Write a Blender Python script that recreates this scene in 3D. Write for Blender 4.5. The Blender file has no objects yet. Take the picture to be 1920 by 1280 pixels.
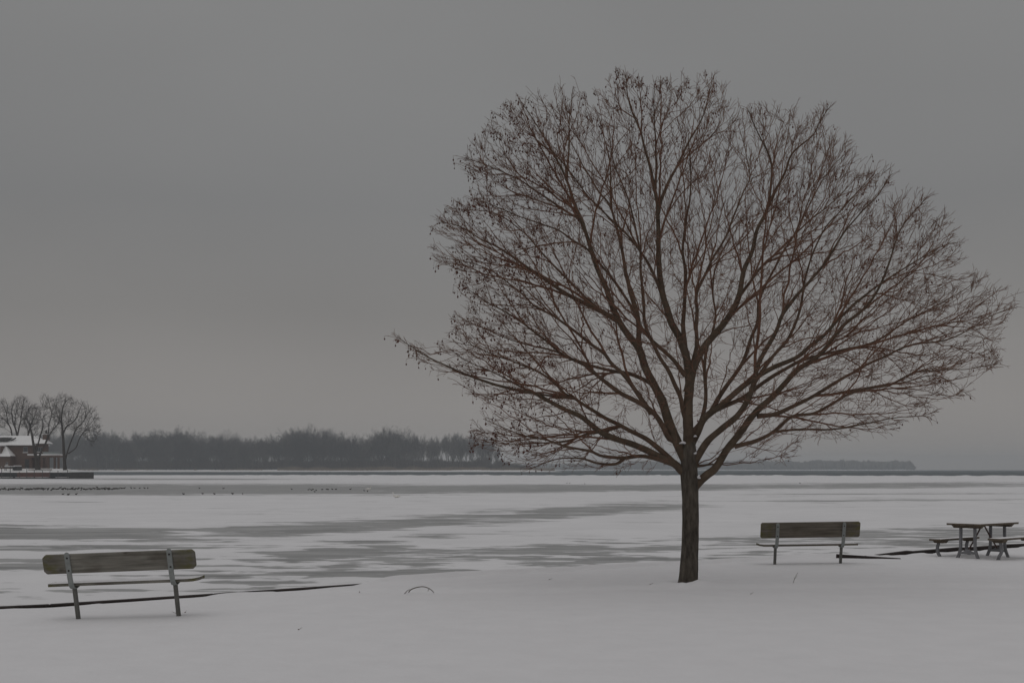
import bpy, bmesh, math, random
import numpy as np
from mathutils import Vector, Matrix

R = math.radians
SC = bpy.context.scene
COL = SC.collection
# ------------------------------------------------------------------ camera
F = 2400.0                 # focal length in photograph pixels (1920 wide)
CX, HY = 960.0, 879.5      # optical centre column, row of the true horizon
H = 1.75                   # eye height above the snow on the bank
ICE_Z = -0.50
cam_data = bpy.data.cameras.new('camera')
cam_data.sensor_width = 36.0
cam_data.lens = 36.0 * F / 1920.0
cam_data.shift_y = (HY - 640.0) / 1920.0
cam_data.clip_start = 0.1
cam_data.clip_end = 30000.0
cam = bpy.data.objects.new('camera', cam_data)
cam.location = (0, 0, H)
cam.rotation_euler = (R(90), 0, 0)
COL.objects.link(cam)
SC.camera = cam
# ------------------------------------------------------------------ sky, sun, exposure
SUN_EL, SUN_AZ = 62.0, -150.0      # high, veiled, from behind the left shoulder
world = bpy.data.worlds.new('World')
SC.world = world
world.use_nodes = True
nt = world.node_tree
nt.nodes.clear()
wout = nt.nodes.new('ShaderNodeOutputWorld')
bg = nt.nodes.new('ShaderNodeBackground')
bg.inputs['Strength'].default_value = 0.10
sky = nt.nodes.new('ShaderNodeTexSky')
sky.sky_type = 'NISHITA'
sky.sun_disc = False
sky.sun_elevation = R(SUN_EL)
sky.sun_rotation = R(SUN_AZ)
sky.dust_density = 6.0
hsv = nt.nodes.new('ShaderNodeHueSaturation')
hsv.inputs['Saturation'].default_value = 0.1
hsv.inputs['Value'].default_value = 0.2
nt.links.new(sky.outputs[0], hsv.inputs['Color'])
tc = nt.nodes.new('ShaderNodeTexCoord')
sep = nt.nodes.new('ShaderNodeSeparateXYZ')
nt.links.new(tc.outputs['Generated'], sep.inputs[0])
ramp = nt.nodes.new('ShaderNodeValToRGB')           # overcast: cloud deck, paler toward the zenith
cr = ramp.color_ramp
cr.elements[0].position = 0.0
cr.elements[0].color = (2.64, 2.49, 2.38, 1)
cr.elements[1].position = 1.0
cr.elements[1].color = (2.9, 2.9, 2.9, 1)
for p, c in ((0.05, (2.60, 2.46, 2.35)), (0.12, (2.15, 2.09, 2.03)), (0.20, (1.93, 1.94, 1.95)),
             (0.32, (2.15, 2.16, 2.16)), (0.55, (2.6, 2.6, 2.6))):
    e = cr.elements.new(p)
    e.color = (*c, 1)
nt.links.new(sep.outputs['Z'], ramp.inputs[0])
wn = nt.nodes.new('ShaderNodeTexNoise')
wn.inputs['Scale'].default_value = 1.6
wn.inputs['Detail'].default_value = 3.0
wmap = nt.nodes.new('ShaderNodeMapping')
wmap.inputs['Scale'].default_value = (1, 1, 2.2)
nt.links.new(tc.outputs['Generated'], wmap.inputs[0])
nt.links.new(wmap.outputs[0], wn.inputs['Vector'])
wmr = nt.nodes.new('ShaderNodeMapRange')
wmr.inputs['From Min'].default_value = 0.3
wmr.inputs['From Max'].default_value = 0.7
wmr.inputs['To Min'].default_value = 0.90
wmr.inputs['To Max'].default_value = 1.08
nt.links.new(wn.outputs['Fac'], wmr.inputs[0])
wmul = nt.nodes.new('ShaderNodeMix')
wmul.data_type = 'RGBA'
wmul.blend_type = 'MULTIPLY'
wmul.inputs['Factor'].default_value = 1.0
nt.links.new(ramp.outputs[0], wmul.inputs['A'])
nt.links.new(wmr.outputs[0], wmul.inputs['B'])
wmix = nt.nodes.new('ShaderNodeMix')
wmix.data_type = 'RGBA'
wmix.inputs['Factor'].default_value = 0.93
nt.links.new(hsv.outputs[0], wmix.inputs['A'])
nt.links.new(wmul.outputs['Result'], wmix.inputs['B'])
nt.links.new(wmix.outputs['Result'], bg.inputs['Color'])
nt.links.new(bg.outputs[0], wout.inputs['Surface'])

sun_data = bpy.data.lights.new('sun', 'SUN')
sun_data.energy = 0.55
sun_data.angle = R(95)
sun_data.color = (1.0, 0.98, 0.96)
sun = bpy.data.objects.new('sun', sun_data)
_el, _az = R(SUN_EL), R(SUN_AZ)
_d = Vector((math.sin(_az) * math.cos(_el), math.cos(_az) * math.cos(_el), math.sin(_el)))
sun.rotation_euler = (-_d).to_track_quat('-Z', 'Y').to_euler()
sun.location = (-20, -20, 60)
COL.objects.link(sun)
SC.view_settings.view_transform = 'Standard'
SC.view_settings.look = 'None'
SC.view_settings.exposure = 0.0
SC.view_settings.gamma = 1.0
SC.cycles.use_denoising = True
SC.cycles.max_bounces = 5
SC.cycles.diffuse_bounces = 3
SC.cycles.volume_bounces = 2
SC.cycles.transparent_max_bounces = 8

# ------------------------------------------------------------------ helpers
rng = np.random.default_rng(11)
random.seed(5)


def P(x, y, d):
    """a point seen at photograph pixel (x, y) standing d metres away"""
    return np.array([(x - CX) / F * d, d, H + (HY - y) / F * d])


def tag(o, label=None, cat=None, group=None, kind=None):
    if label: o['label'] = label
    if cat: o['category'] = cat
    if group: o['group'] = group
    if kind: o['kind'] = kind
    return o


def empty(name, loc=(0, 0, 0), rot=(0, 0, 0), label=None, cat=None, group=None):
    o = bpy.data.objects.new(name, None)
    o.location = loc
    o.rotation_euler = rot
    o.empty_display_size = 0.2
    COL.objects.link(o)
    return tag(o, label, cat, group)


def mesh_np(name, verts, faces, mat, parent=None, smooth=False):
    """faces: list of arrays (n,3) or (n,4)"""
    me = bpy.data.meshes.new(name)
    verts = np.asarray(verts, dtype=np.float32)
    me.vertices.add(len(verts))
    me.vertices.foreach_set('co', verts.ravel())
    faces = [np.asarray(f, dtype=np.int32) for f in faces if len(f)]
    loops = np.concatenate([f.ravel() for f in faces])
    tot = np.concatenate([np.full(len(f), f.shape[1], dtype=np.int32) for f in faces])
    start = np.concatenate([[0], np.cumsum(tot)[:-1]]).astype(np.int32)
    me.loops.add(len(loops))
    me.loops.foreach_set('vertex_index', loops)
    me.polygons.add(len(tot))
    me.polygons.foreach_set('loop_start', start)
    me.polygons.foreach_set('loop_total', tot)
    if smooth:
        me.polygons.foreach_set('use_smooth', np.ones(len(tot), dtype=bool))
    me.update(calc_edges=True)
    if mat: me.materials.append(mat)
    o = bpy.data.objects.new(name, me)
    COL.objects.link(o)
    if parent: o.parent = parent
    return o


def bm_obj(name, bm, mat, parent=None, smooth=False):
    bmesh.ops.recalc_face_normals(bm, faces=bm.faces)
    me = bpy.data.meshes.new(name)
    bm.to_mesh(me)
    bm.free()
    if smooth:
        for p in me.polygons: p.use_smooth = True
    if mat: me.materials.append(mat)
    o = bpy.data.objects.new(name, me)
    COL.objects.link(o)
    if parent: o.parent = parent
    return o


def box_bm(bm, c, s, rot=None, bevel=0.0, seg=1):
    r = bmesh.ops.create_cube(bm, size=1.0)
    vs = r['verts']
    for v in vs:
        v.co = Vector((v.co.x * s[0], v.co.y * s[1], v.co.z * s[2]))
    if bevel > 0:
        es = list({e for v in vs for e in v.link_edges})
        b = bmesh.ops.bevel(bm, geom=es, offset=bevel, segments=seg, affect='EDGES')
        vs = list({v for f in b['faces'] for v in f.verts} | {v for v in vs if v.is_valid})
    M = rot if rot is not None else Matrix.Identity(3)
    for v in vs:
        v.co = M @ v.co + Vector(c)
    return vs


def box(name, c, s, mat, parent=None, rot=None, bevel=0.0, seg=1):
    bm = bmesh.new()
    box_bm(bm, c, s, rot, bevel, seg)
    return bm_obj(name, bm, mat, parent)


def prism(name, poly, axis_from, axis_to, mat, parent=None, axis='y'):
    """extrude a 2-D outline: axis 'y' uses (x, z) outlines, axis 'x' uses (y, z)"""
    bm = bmesh.new()
    A, B = [], []
    for a, b in poly:
        if axis == 'y':
            A.append(bm.verts.new((a, axis_from, b))); B.append(bm.verts.new((a, axis_to, b)))
        else:
            A.append(bm.verts.new((axis_from, a, b))); B.append(bm.verts.new((axis_to, a, b)))
    bm.faces.new(A); bm.faces.new(B[::-1])
    n = len(poly)
    for i in range(n):
        bm.faces.new((A[i], A[(i + 1) % n], B[(i + 1) % n], B[i]))
    return bm_obj(name, bm, mat, parent)


def frames(Pn):
    T = np.gradient(Pn, axis=1)
    T /= np.linalg.norm(T, axis=2, keepdims=True) + 1e-12
    ref = np.where(np.abs(T[:, :1, 2:3]) > 0.9, np.array([[[1., 0, 0]]]), np.array([[[0, 0, 1.]]]))
    U = np.cross(T, ref)
    U /= np.linalg.norm(U, axis=2, keepdims=True) + 1e-12
    V = np.cross(T, U)
    return U, V


def tube_arrays(Pn, Rn, sides):
    """Pn (N,K,3) centre lines, Rn (N,K) radii -> verts, quads, tris (end caps as a tip fan)"""
    N, K, _ = Pn.shape
    U, V = frames(Pn)
    a = np.arange(sides) * 2 * np.pi / sides
    ring = (np.cos(a)[None, None, :, None] * U[:, :, None, :] + np.sin(a)[None, None, :, None] * V[:, :, None, :])
    verts = Pn[:, :, None, :] + ring * Rn[:, :, None, None]
    verts = verts.reshape(-1, 3)
    base = (np.arange(N) * K * sides)[:, None, None]
    k = (np.arange(K - 1) * sides)[None, :, None]
    s = np.arange(sides)[None, None, :]
    s2 = (s + 1) % sides
    q = np.stack([base + k + s, base + k + s2, base + k + sides + s2, base + k + sides + s], axis=-1).reshape(-1, 4)
    return verts, q


class Tubes:
    def __init__(self):
        self.v, self.q, self.n = [], [], 0

    def add(self, Pn, Rn, sides):
        if len(Pn) == 0: return
        v, q = tube_arrays(np.asarray(Pn, float), np.asarray(Rn, float), sides)
        self.q.append(q + self.n)
        self.v.append(v)
        self.n += len(v)

    def chains(self, chains, sides):
        by = {}
        for p, r in chains: by.setdefault(len(p), []).append((p, r))
        for K, cs in by.items():
            if K < 2: continue
            self.add(np.array([c[0] for c in cs]), np.array([c[1] for c in cs]), sides)

    def obj(self, name, mat, parent=None, smooth=True):
        return mesh_np(name, np.concatenate(self.v), [np.concatenate(self.q)], mat, parent, smooth)


def vnoise(x, y, seed=0):
    """cheap smooth value noise in [-1, 1]"""
    x = np.asarray(x, float); y = np.asarray(y, float)
    xi, yi = np.floor(x), np.floor(y)
    xf, yf = x - xi, y - yi
    u, v = xf * xf * (3 - 2 * xf), yf * yf * (3 - 2 * yf)

    def h(a, b):
        t = np.sin(a * 127.1 + b * 311.7 + seed * 74.7) * 43758.5453
        return (t - np.floor(t)) * 2 - 1
    return (h(xi, yi) * (1 - u) + h(xi + 1, yi) * u) * (1 - v) + (h(xi, yi + 1) * (1 - u) + h(xi + 1, yi + 1) * u) * v


def smooth01(t):
    t = np.clip(t, 0, 1)
    return t * t * (3 - 2 * t)


# ------------------------------------------------------------------ materials
def new_mat(name):
    m = bpy.data.materials.new(name)
    m.use_nodes = True
    n = m.node_tree
    b = n.nodes['Principled BSDF']
    return m, n, b


def mat(name, col, rough=0.8, var=0.25, scale=6.0, stretch=(1, 1, 1), bump=0.0, bscale=None, metal=0.0, spec=0.3,
        col2=None, detail=5.0):
    m, n, b = new_mat(name)
    b.inputs['Roughness'].default_value = rough
    b.inputs['Metallic'].default_value = metal
    b.inputs['Specular IOR Level'].default_value = spec
    tcn = n.nodes.new('ShaderNodeTexCoord')
    mp = n.nodes.new('ShaderNodeMapping')
    mp.inputs['Scale'].default_value = stretch
    n.links.new(tcn.outputs['Object'], mp.inputs[0])
    nz = n.nodes.new('ShaderNodeTexNoise')
    nz.inputs['Scale'].default_value = scale
    nz.inputs['Detail'].default_value = detail
    nz.inputs['Roughness'].default_value = 0.62
    n.links.new(mp.outputs[0], nz.inputs['Vector'])
    rp = n.nodes.new('ShaderNodeValToRGB')
    rp.color_ramp.elements[0].position = 0.28
    rp.color_ramp.elements[1].position = 0.72
    c2 = col2 if col2 else tuple(min(1, c * (1 + var)) for c in col)
    rp.color_ramp.elements[0].color = (*[c * (1 - var) for c in col], 1)
    rp.color_ramp.elements[1].color = (*c2, 1)
    n.links.new(nz.outputs['Fac'], rp.inputs[0])
    n.links.new(rp.outputs[0], b.inputs['Base Color'])
    if bump > 0:
        bp = n.nodes.new('ShaderNodeBump')
        bp.inputs['Strength'].default_value = 0.8
        bp.inputs['Distance'].default_value = bump
        src = nz
        if bscale:
            src = n.nodes.new('ShaderNodeTexNoise')
            src.inputs['Scale'].default_value = bscale
            src.inputs['Detail'].default_value = 4.0
            n.links.new(mp.outputs[0], src.inputs['Vector'])
        n.links.new(src.outputs['Fac'], bp.inputs['Height'])
        n.links.new(bp.outputs[0], b.inputs['Normal'])
    return m


M_SNOW = mat('snow', (0.80, 0.79, 0.81), 0.75, 0.028, 2.2, bump=0.010, bscale=9.0, spec=0.15)
M_SNOWFAR = mat('snow_far', (0.80, 0.795, 0.80), 0.8, 0.04, 0.4, spec=0.1)
M_BARK = mat('bark', (0.060, 0.049, 0.040), 0.92, 0.62, 16.0, (1, 1, 0.30), bump=0.03, bscale=22.0, spec=0.15,
             col2=(0.125, 0.108, 0.088))
M_LIMB = mat('limb_bark', (0.102, 0.069, 0.049), 0.9, 0.35, 5.0, bump=0.006, bscale=30.0, spec=0.15)
M_LIMB2 = mat('big_limb_bark', (0.094, 0.070, 0.050), 0.92, 0.40, 6.0, bump=0.012, bscale=26.0, spec=0.15)
M_TWIG = mat('twig_bark', (0.150, 0.080, 0.053), 0.85, 0.30, 2.0, spec=0.2)
M_POD = mat('seed_pod', (0.092, 0.036, 0.026), 0.8, 0.45, 3.0, spec=0.2)


def board_mat(name, c0, c1, seed):
    m = mat(name, c0, 0.88, 0.42, 3.2, (0.55, 9, 9), bump=0.003, bscale=20.0, spec=0.15, col2=c1)
    n = m.node_tree
    b = n.nodes['Principled BSDF']
    src = b.inputs['Base Color'].links[0].from_socket
    tcn = n.nodes.new('ShaderNodeTexCoord')

    def layer(src, fac, col, amount):
        k = n.nodes.new('ShaderNodeMath'); k.operation = 'MULTIPLY'; k.inputs[1].default_value = amount
        n.links.new(fac, k.inputs[0])
        mx = n.nodes.new('ShaderNodeMix'); mx.data_type = 'RGBA'
        n.links.new(k.outputs[0], mx.inputs['Factor'])
        n.links.new(src, mx.inputs['A'])
        mx.inputs['B'].default_value = (*col, 1)
        return mx.outputs['Result']

    def ranged(sock, a, bb):
        r = n.nodes.new('ShaderNodeMapRange')
        r.inputs['From Min'].default_value = a
        r.inputs['From Max'].default_value = bb
        n.links.new(sock, r.inputs[0])
        return r.outputs[0]
    mp = n.nodes.new('ShaderNodeMapping')
    mp.inputs['Location'].default_value = (seed, seed * 0.7, 0.3 * seed)
    mp.inputs['Scale'].default_value = (1.0, 1.0, 2.0)
    n.links.new(tcn.outputs['Object'], mp.inputs[0])
    vo = n.nodes.new('ShaderNodeTexVoronoi')
    vo.inputs['Scale'].default_value = 3.4
    n.links.new(mp.outputs[0], vo.inputs['Vector'])
    src = layer(src, ranged(vo.outputs['Distance'], 0.16, 0.07), (0.045, 0.036, 0.028), 0.75)     # knots
    st = n.nodes.new('ShaderNodeTexNoise')
    st.inputs['Scale'].default_value = 2.3
    st.inputs['Detail'].default_value = 4
    n.links.new(mp.outputs[0], st.inputs['Vector'])
    src = layer(src, ranged(st.outputs['Fac'], 0.50, 0.68), (0.075, 0.064, 0.050), 0.6)            # damp stains
    sx = n.nodes.new('ShaderNodeSeparateXYZ')
    n.links.new(tcn.outputs['Object'], sx.inputs[0])
    ab = n.nodes.new('ShaderNodeMath'); ab.operation = 'ABSOLUTE'
    n.links.new(sx.outputs['X'], ab.inputs[0])
    e = ranged(ab.outputs[0], 0.62, 0.86)
    s2 = n.nodes.new('ShaderNodeTexNoise')
    s2.inputs['Scale'].default_value = 7.0
    n.links.new(mp.outputs[0], s2.inputs['Vector'])
    ml = n.nodes.new('ShaderNodeMath'); ml.operation = 'MULTIPLY'
    n.links.new(e, ml.inputs[0]); n.links.new(ranged(s2.outputs['Fac'], 0.42, 0.6), ml.inputs[1])
    src = layer(src, ml.outputs[0], (0.110, 0.102, 0.036), 0.85)                                     # moss at the ends
    n.links.new(src, b.inputs['Base Color'])
    return m


M_WOOD = board_mat('weathered_board', (0.180, 0.170, 0.145), (0.270, 0.256, 0.226), 1.7)
M_WOOD2 = board_mat('dark_board', (0.140, 0.120, 0.096), (0.195, 0.172, 0.142), 5.2)
M_STEEL = mat('galvanised_steel', (0.255, 0.27, 0.262), 0.65, 0.18, 14.0, spec=0.4, metal=0.25)
M_POST = mat('grey_post', (0.128, 0.126, 0.115), 0.65, 0.2, 12.0, spec=0.3, metal=0.1)
M_BOLT = mat('bolt', (0.03, 0.028, 0.026), 0.5, 0.2, 20.0, metal=0.4)
M_TBOARD = mat('table_board', (0.115, 0.092, 0.068), 0.85, 0.3, 3.0, (9, 0.6, 9), bump=0.003, spec=0.2)
M_CAST = mat('cast_leg', (0.185, 0.185, 0.195), 0.75, 0.18, 15.0, bump=0.003, spec=0.3)
M_BRACE = mat('rust_brace', (0.085, 0.045, 0.038), 0.8, 0.3, 12.0)
M_BEAM = mat('seawall_timber', (0.028, 0.020, 0.018), 0.8, 0.4, 4.0, (1, 1, 3), bump=0.004, spec=0.2)
M_FARBARK = mat('far_bark', (0.060, 0.052, 0.045), 0.95, 0.3, 0.3, spec=0.1)
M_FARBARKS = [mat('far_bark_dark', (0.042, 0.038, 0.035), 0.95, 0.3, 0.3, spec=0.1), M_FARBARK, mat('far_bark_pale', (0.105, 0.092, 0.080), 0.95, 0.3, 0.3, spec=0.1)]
M_SHOREBARK = mat('shore_bark', (0.055, 0.047, 0.040), 0.95, 0.3, 0.5, spec=0.1)
M_REED = mat('reed', (0.23, 0.175, 0.13), 0.9, 0.3, 0.15, spec=0.1)
M_BRUSH = mat('brush', (0.075, 0.062, 0.052), 0.95, 0.3, 0.2, spec=0.1)
M_DARKWALL = mat('dark_bulkhead', (0.035, 0.036, 0.036), 0.8, 0.4, 1.5, (1, 1, 3), spec=0.2)
M_REDWALL = mat('red_bulkhead', (0.105, 0.052, 0.043), 0.8, 0.35, 1.2, (1, 1, 3), spec=0.2)
M_GREYWALL = mat('grey_bulkhead', (0.055, 0.053, 0.050), 0.8, 0.35, 1.2, (1, 1, 3), spec=0.2)
M_POLE = mat('dark_pole', (0.06, 0.056, 0.052), 0.7, 0.2, 4.0)
M_DUCK = mat('dark_plumage', (0.055, 0.050, 0.045), 0.8, 0.35, 14.0)
M_SWAN = mat('white_plumage', (0.75, 0.73, 0.69), 0.8, 0.05, 8.0)
M_TRIM = mat('eave_trim', (0.06, 0.056, 0.052), 0.7, 0.2, 3.0)
M_FRAME = mat('window_frame', (0.24, 0.24, 0.25), 0.6, 0.1, 3.0)
M_PALE = mat('pale_frame', (0.42, 0.43, 0.43), 0.6, 0.1, 3.0)
M_DOOR = mat('dark_door', (0.035, 0.036, 0.036), 0.5, 0.2, 3.0)
M_STALK = mat('dry_stalk', (0.085, 0.066, 0.048), 0.85, 0.3, 30.0)


def glass_mat(name, col, rough=0.12):
    m, n, b = new_mat(name)
    b.inputs['Base Color'].default_value = (*col, 1)
    b.inputs['Roughness'].default_value = rough
    b.inputs['Specular IOR Level'].default_value = 0.6
    return m


M_GLASS = glass_mat('dark_glass', (0.03, 0.034, 0.038))
M_GLASSPALE = glass_mat('frosted_glass', (0.27, 0.30, 0.30), 0.25)


def brick_mat():
    m, n, b = new_mat('house_brick')
    tcn = n.nodes.new('ShaderNodeTexCoord')
    mp = n.nodes.new('ShaderNodeMapping')
    mp.inputs['Rotation'].default_value = (R(90), 0, 0)
    n.links.new(tcn.outputs['Object'], mp.inputs[0])
    br = n.nodes.new('ShaderNodeTexBrick')
    br.inputs['Scale'].default_value = 4.0
    br.inputs['Color1'].default_value = (0.120, 0.070, 0.051, 1)
    br.inputs['Color2'].default_value = (0.086, 0.051, 0.040, 1)
    br.inputs['Mortar'].default_value = (0.16, 0.13, 0.11, 1)
    br.inputs['Mortar Size'].default_value = 0.012
    n.links.new(mp.outputs[0], br.inputs['Vector'])
    n.links.new(br.outputs['Color'], b.inputs['Base Color'])
    b.inputs['Roughness'].default_value = 0.9
    return m


M_BRICK = brick_mat()


def ice_mat():
    m, n, b = new_mat('ice_and_snow')
    geo = n.nodes.new('ShaderNodeNewGeometry')
    at = n.nodes.new('ShaderNodeAttribute')
    at.attribute_name = 'snow_cover'

    def noise(scale, detail, rough, st=(1, 1, 1)):
        mp = n.nodes.new('ShaderNodeMapping')
        mp.inputs['Scale'].default_value = st
        n.links.new(geo.outputs['Position'], mp.inputs[0])
        z = n.nodes.new('ShaderNodeTexNoise')
        z.inputs['Scale'].default_value = scale
        z.inputs['Detail'].default_value = detail
        z.inputs['Roughness'].default_value = rough
        z.inputs['Distortion'].default_value = 0.25
        n.links.new(mp.outputs[0], z.inputs['Vector'])
        return z
    n1 = noise(0.85, 6.0, 0.66, (0.30, 1, 1))
    n2 = noise(0.16, 4.0, 0.55, (0.35, 1, 1))

    def math_(op, a, bb, clamp=False):
        q = n.nodes.new('ShaderNodeMath')
        q.operation = op
        q.use_clamp = clamp
        for i, v in enumerate((a, bb)):
            if isinstance(v, (int, float)): q.inputs[i].default_value = v
            else: n.links.new(v, q.inputs[i])
        return q.outputs[0]
    s = math_('ADD', math_('MULTIPLY', math_('SUBTRACT', n1.outputs['Fac'], 0.5), 2.5),
              math_('MULTIPLY', math_('SUBTRACT', n2.outputs['Fac'], 0.5), 1.1))
    n5 = noise(1.15, 3.0, 0.5, (0.62, 1, 1))
    sx = n.nodes.new('ShaderNodeSeparateXYZ')
    n.links.new(geo.outputs['Position'], sx.inputs[0])
    nearf = n.nodes.new('ShaderNodeMapRange')
    nearf.inputs['From Min'].default_value = 60.0
    nearf.inputs['From Max'].default_value = 28.0
    n.links.new(sx.outputs['Y'], nearf.inputs[0])
    s = math_('ADD', s, math_('MULTIPLY', nearf.outputs[0], math_('MULTIPLY', math_('SUBTRACT', n5.outputs['Fac'], 0.5), 2.0)))
    s = math_('ADD', s, at.outputs['Fac'])
    mr = n.nodes.new('ShaderNodeMapRange')
    mr.interpolation_type = 'SMOOTHSTEP'
    mr.inputs['From Min'].default_value = 0.41
    mr.inputs['From Max'].default_value = 0.62
    n.links.new(s, mr.inputs[0])
    # bare ice: grey with pale frozen-in slush
    n3 = noise(1.1, 6.0, 0.7, (0.25, 1, 1))
    rp = n.nodes.new('ShaderNodeValToRGB')
    rp.color_ramp.elements[0].position = 0.33
    rp.color_ramp.elements[1].position = 0.68
    rp.color_ramp.elements[0].color = (0.235, 0.235, 0.236, 1)
    rp.color_ramp.elements[1].color = (0.48, 0.479, 0.480, 1)
    n.links.new(n3.outputs['Fac'], rp.inputs[0])
    n4 = noise(0.25, 5.0, 0.6)
    rs = n.nodes.new('ShaderNodeValToRGB')
    rs.color_ramp.elements[0].position = 0.3
    rs.color_ramp.elements[1].position = 0.7
    rs.color_ramp.elements[0].color = (0.735, 0.728, 0.745, 1)
    rs.color_ramp.elements[1].color = (0.815, 0.807, 0.825, 1)
    n.links.new(n4.outputs['Fac'], rs.inputs[0])
    mx = n.nodes.new('ShaderNodeMix')
    mx.data_type = 'RGBA'
    n.links.new(mr.outputs[0], mx.inputs['Factor'])
    n.links.new(rp.outputs[0], mx.inputs['A'])
    n.links.new(rs.outputs[0], mx.inputs['B'])
    n.links.new(mx.outputs['Result'], b.inputs['Base Color'])
    rr = n.nodes.new('ShaderNodeMapRange')
    rr.inputs['To Min'].default_value = 0.55
    rr.inputs['To Max'].default_value = 0.9
    n.links.new(mr.outputs[0], rr.inputs[0])
    n.links.new(rr.outputs[0], b.inputs['Roughness'])
    b.inputs['Specular IOR Level'].default_value = 0.12
    bp = n.nodes.new('ShaderNodeBump')
    bp.inputs['Strength'].default_value = 0.5
    bp.inputs['Distance'].default_value = 0.03
    n.links.new(mr.outputs[0], bp.inputs['Height'])
    n.links.new(bp.outputs[0], b.inputs['Normal'])
    return m


def water_mat():
    m, n, b = new_mat('open_water')
    b.inputs['Base Color'].default_value = (0.060, 0.079, 0.086, 1)
    b.inputs['Roughness'].default_value = 0.45
    b.inputs['IOR'].default_value = 1.33
    b.inputs['Specular IOR Level'].default_value = 0.08
    geo = n.nodes.new('ShaderNodeNewGeometry')
    z = n.nodes.new('ShaderNodeTexNoise')
    z.inputs['Scale'].default_value = 0.6
    z.inputs['Detail'].default_value = 4
    n.links.new(geo.outputs['Position'], z.inputs['Vector'])
    bp = n.nodes.new('ShaderNodeBump')
    bp.inputs['Strength'].default_value = 1.0
    bp.inputs['Distance'].default_value = 0.6
    n.links.new(z.outputs['Fac'], bp.inputs['Height'])
    n.links.new(bp.outputs[0], b.inputs['Normal'])
    return m


# ------------------------------------------------------------------ the bank of snow
SH_X = np.array([-60, -30, -14, -6.63, -4.88, -3.0, -2.28, -0.94, 0.36, 2.25, 3.3, 4.59, 5.6, 6.45, 6.95, 11.7, 24, 60])
SH_Y = np.array([-21.6, 0.2, 11.6, 16.57, 17.76, 18.96, 19.58, 20.6, 21.5, 22.6, 23.3, 24.3, 24.95, 25.4, 25.66, 29.25, 38.5, 65])


def shore(x):
    return np.interp(x, SH_X, SH_Y)


def buried(x):
    """1 where the drift lies over the timber edge, 0 where the timber shows"""
    a = smooth01((x + 2.55) / 0.8) * (1 - smooth01((x - 6.55) / 0.5))
    return a


TREE_X, TREE_Y = 2.64, 19.2


def land_z(x, y):
    x = np.asarray(x, float); y = np.asarray(y, float)
    z = 0.030 * vnoise(x * 0.16 + 3, y * 0.16, 1) + 0.014 * vnoise(x * 0.5, y * 0.5 + 7, 2) + 0.008 * vnoise(x * 1.3, y * 1.9, 3) + 0.003 * vnoise(x * 3.3, y * 4.1, 5)
    # a long soft drift lip, beyond which the snow lies a little flatter
    lip = 18.6 + 0.45 * vnoise(x * 0.35, 0.5, 4) + 0.06 * (x - 2)
    z = z + 0.05 * smooth01((y - lip) / 0.35 + 0.5) * np.exp(-np.maximum(0, y - lip) / 2.0) * smooth01((x + 4) / 3)
    z = z + 0.042 * (x + 4.55) * np.exp(-((x + 4.55) / 1.7) ** 2 - ((y - 15.3) / 2.2) ** 2)
    # mound and wind scoop at the foot of the tree
    r = np.hypot(x - TREE_X, y - TREE_Y)
    z = z + 0.042 * np.exp(-((r - 0.33) / 0.12) ** 2) - 0.03 * np.exp(-(r / 0.2) ** 2)
    r2 = np.hypot(x - TREE_X - 0.14, y - TREE_Y + 0.20)
    z = z + 0.06 * np.exp(-(r2 / 0.11) ** 2)
    return z


M_ICE, M_WATER = ice_mat(), water_mat()
xs = np.concatenate([np.linspace(-60, -12, 60), np.linspace(-11.85, 18, 400), np.linspace(18.4, 60, 60)])
ts = np.concatenate([np.linspace(-1.0, 0.0, 14)[:-1], np.linspace(0, 1, 170) ** 0.8])
LX, LY, LZ = [], [], []
dist_to_edge = []
off = 0.34 * buried(xs) + 0.05 * vnoise(xs * 1.3, 0.2, 9) * (0.3 + buried(xs))
ye = shore(xs) + off
for t in ts:
    yy = np.where(t >= 0, 2.0 + (ye - 0.30 - 2.0) * t, 2.0 + 40.0 * t) if t >= 0 else np.minimum(2.0, ye - 1) + 45.0 * t
    yy = np.minimum(yy, ye - 0.30) if t >= 0 else np.minimum(yy, ye - 2)
    LX.append(xs); LY.append(yy); LZ.append(land_z(xs, yy))
for k in range(1, 15):                      # the rounded lip and the face down to the ice
    a = k / 14
    yy = ye - 0.30 + 0.30 * min(1, a * 1.25) + 0.10 * max(0, a - 0.6)
    base = land_z(xs, yy)
    edge_wave = 0.030 * vnoise(xs * 1.3, 0.7, 12) + 0.020 * vnoise(xs * 4.3, 0.1, 13) + 0.11 * np.maximum(0, vnoise(xs * 1.1, 3.3, 14) - 0.35)
    lift = buried(xs) * 0.075 - (1 - buried(xs)) * (0.015 - edge_wave)
    rise = smooth01(a / 0.6) * lift
    drop = max(0, (a - 0.62) / 0.38) ** 2 * 0.9
    LX.append(xs); LY.append(yy); LZ.append(base + rise - drop)
LX, LY, LZ = np.array(LX), np.array(LY), np.array(LZ)
nr, nc = LX.shape
idx = np.arange(nr * nc).reshape(nr, nc)
quads = np.stack([idx[:-1, :-1], idx[:-1, 1:], idx[1:, 1:], idx[1:, :-1]], -1).reshape(-1, 4)
land = mesh_np('snowy_ground', np.stack([LX, LY, LZ], -1).reshape(-1, 3), [quads], M_SNOW, None, True)
tag(land, kind='structure')

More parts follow.
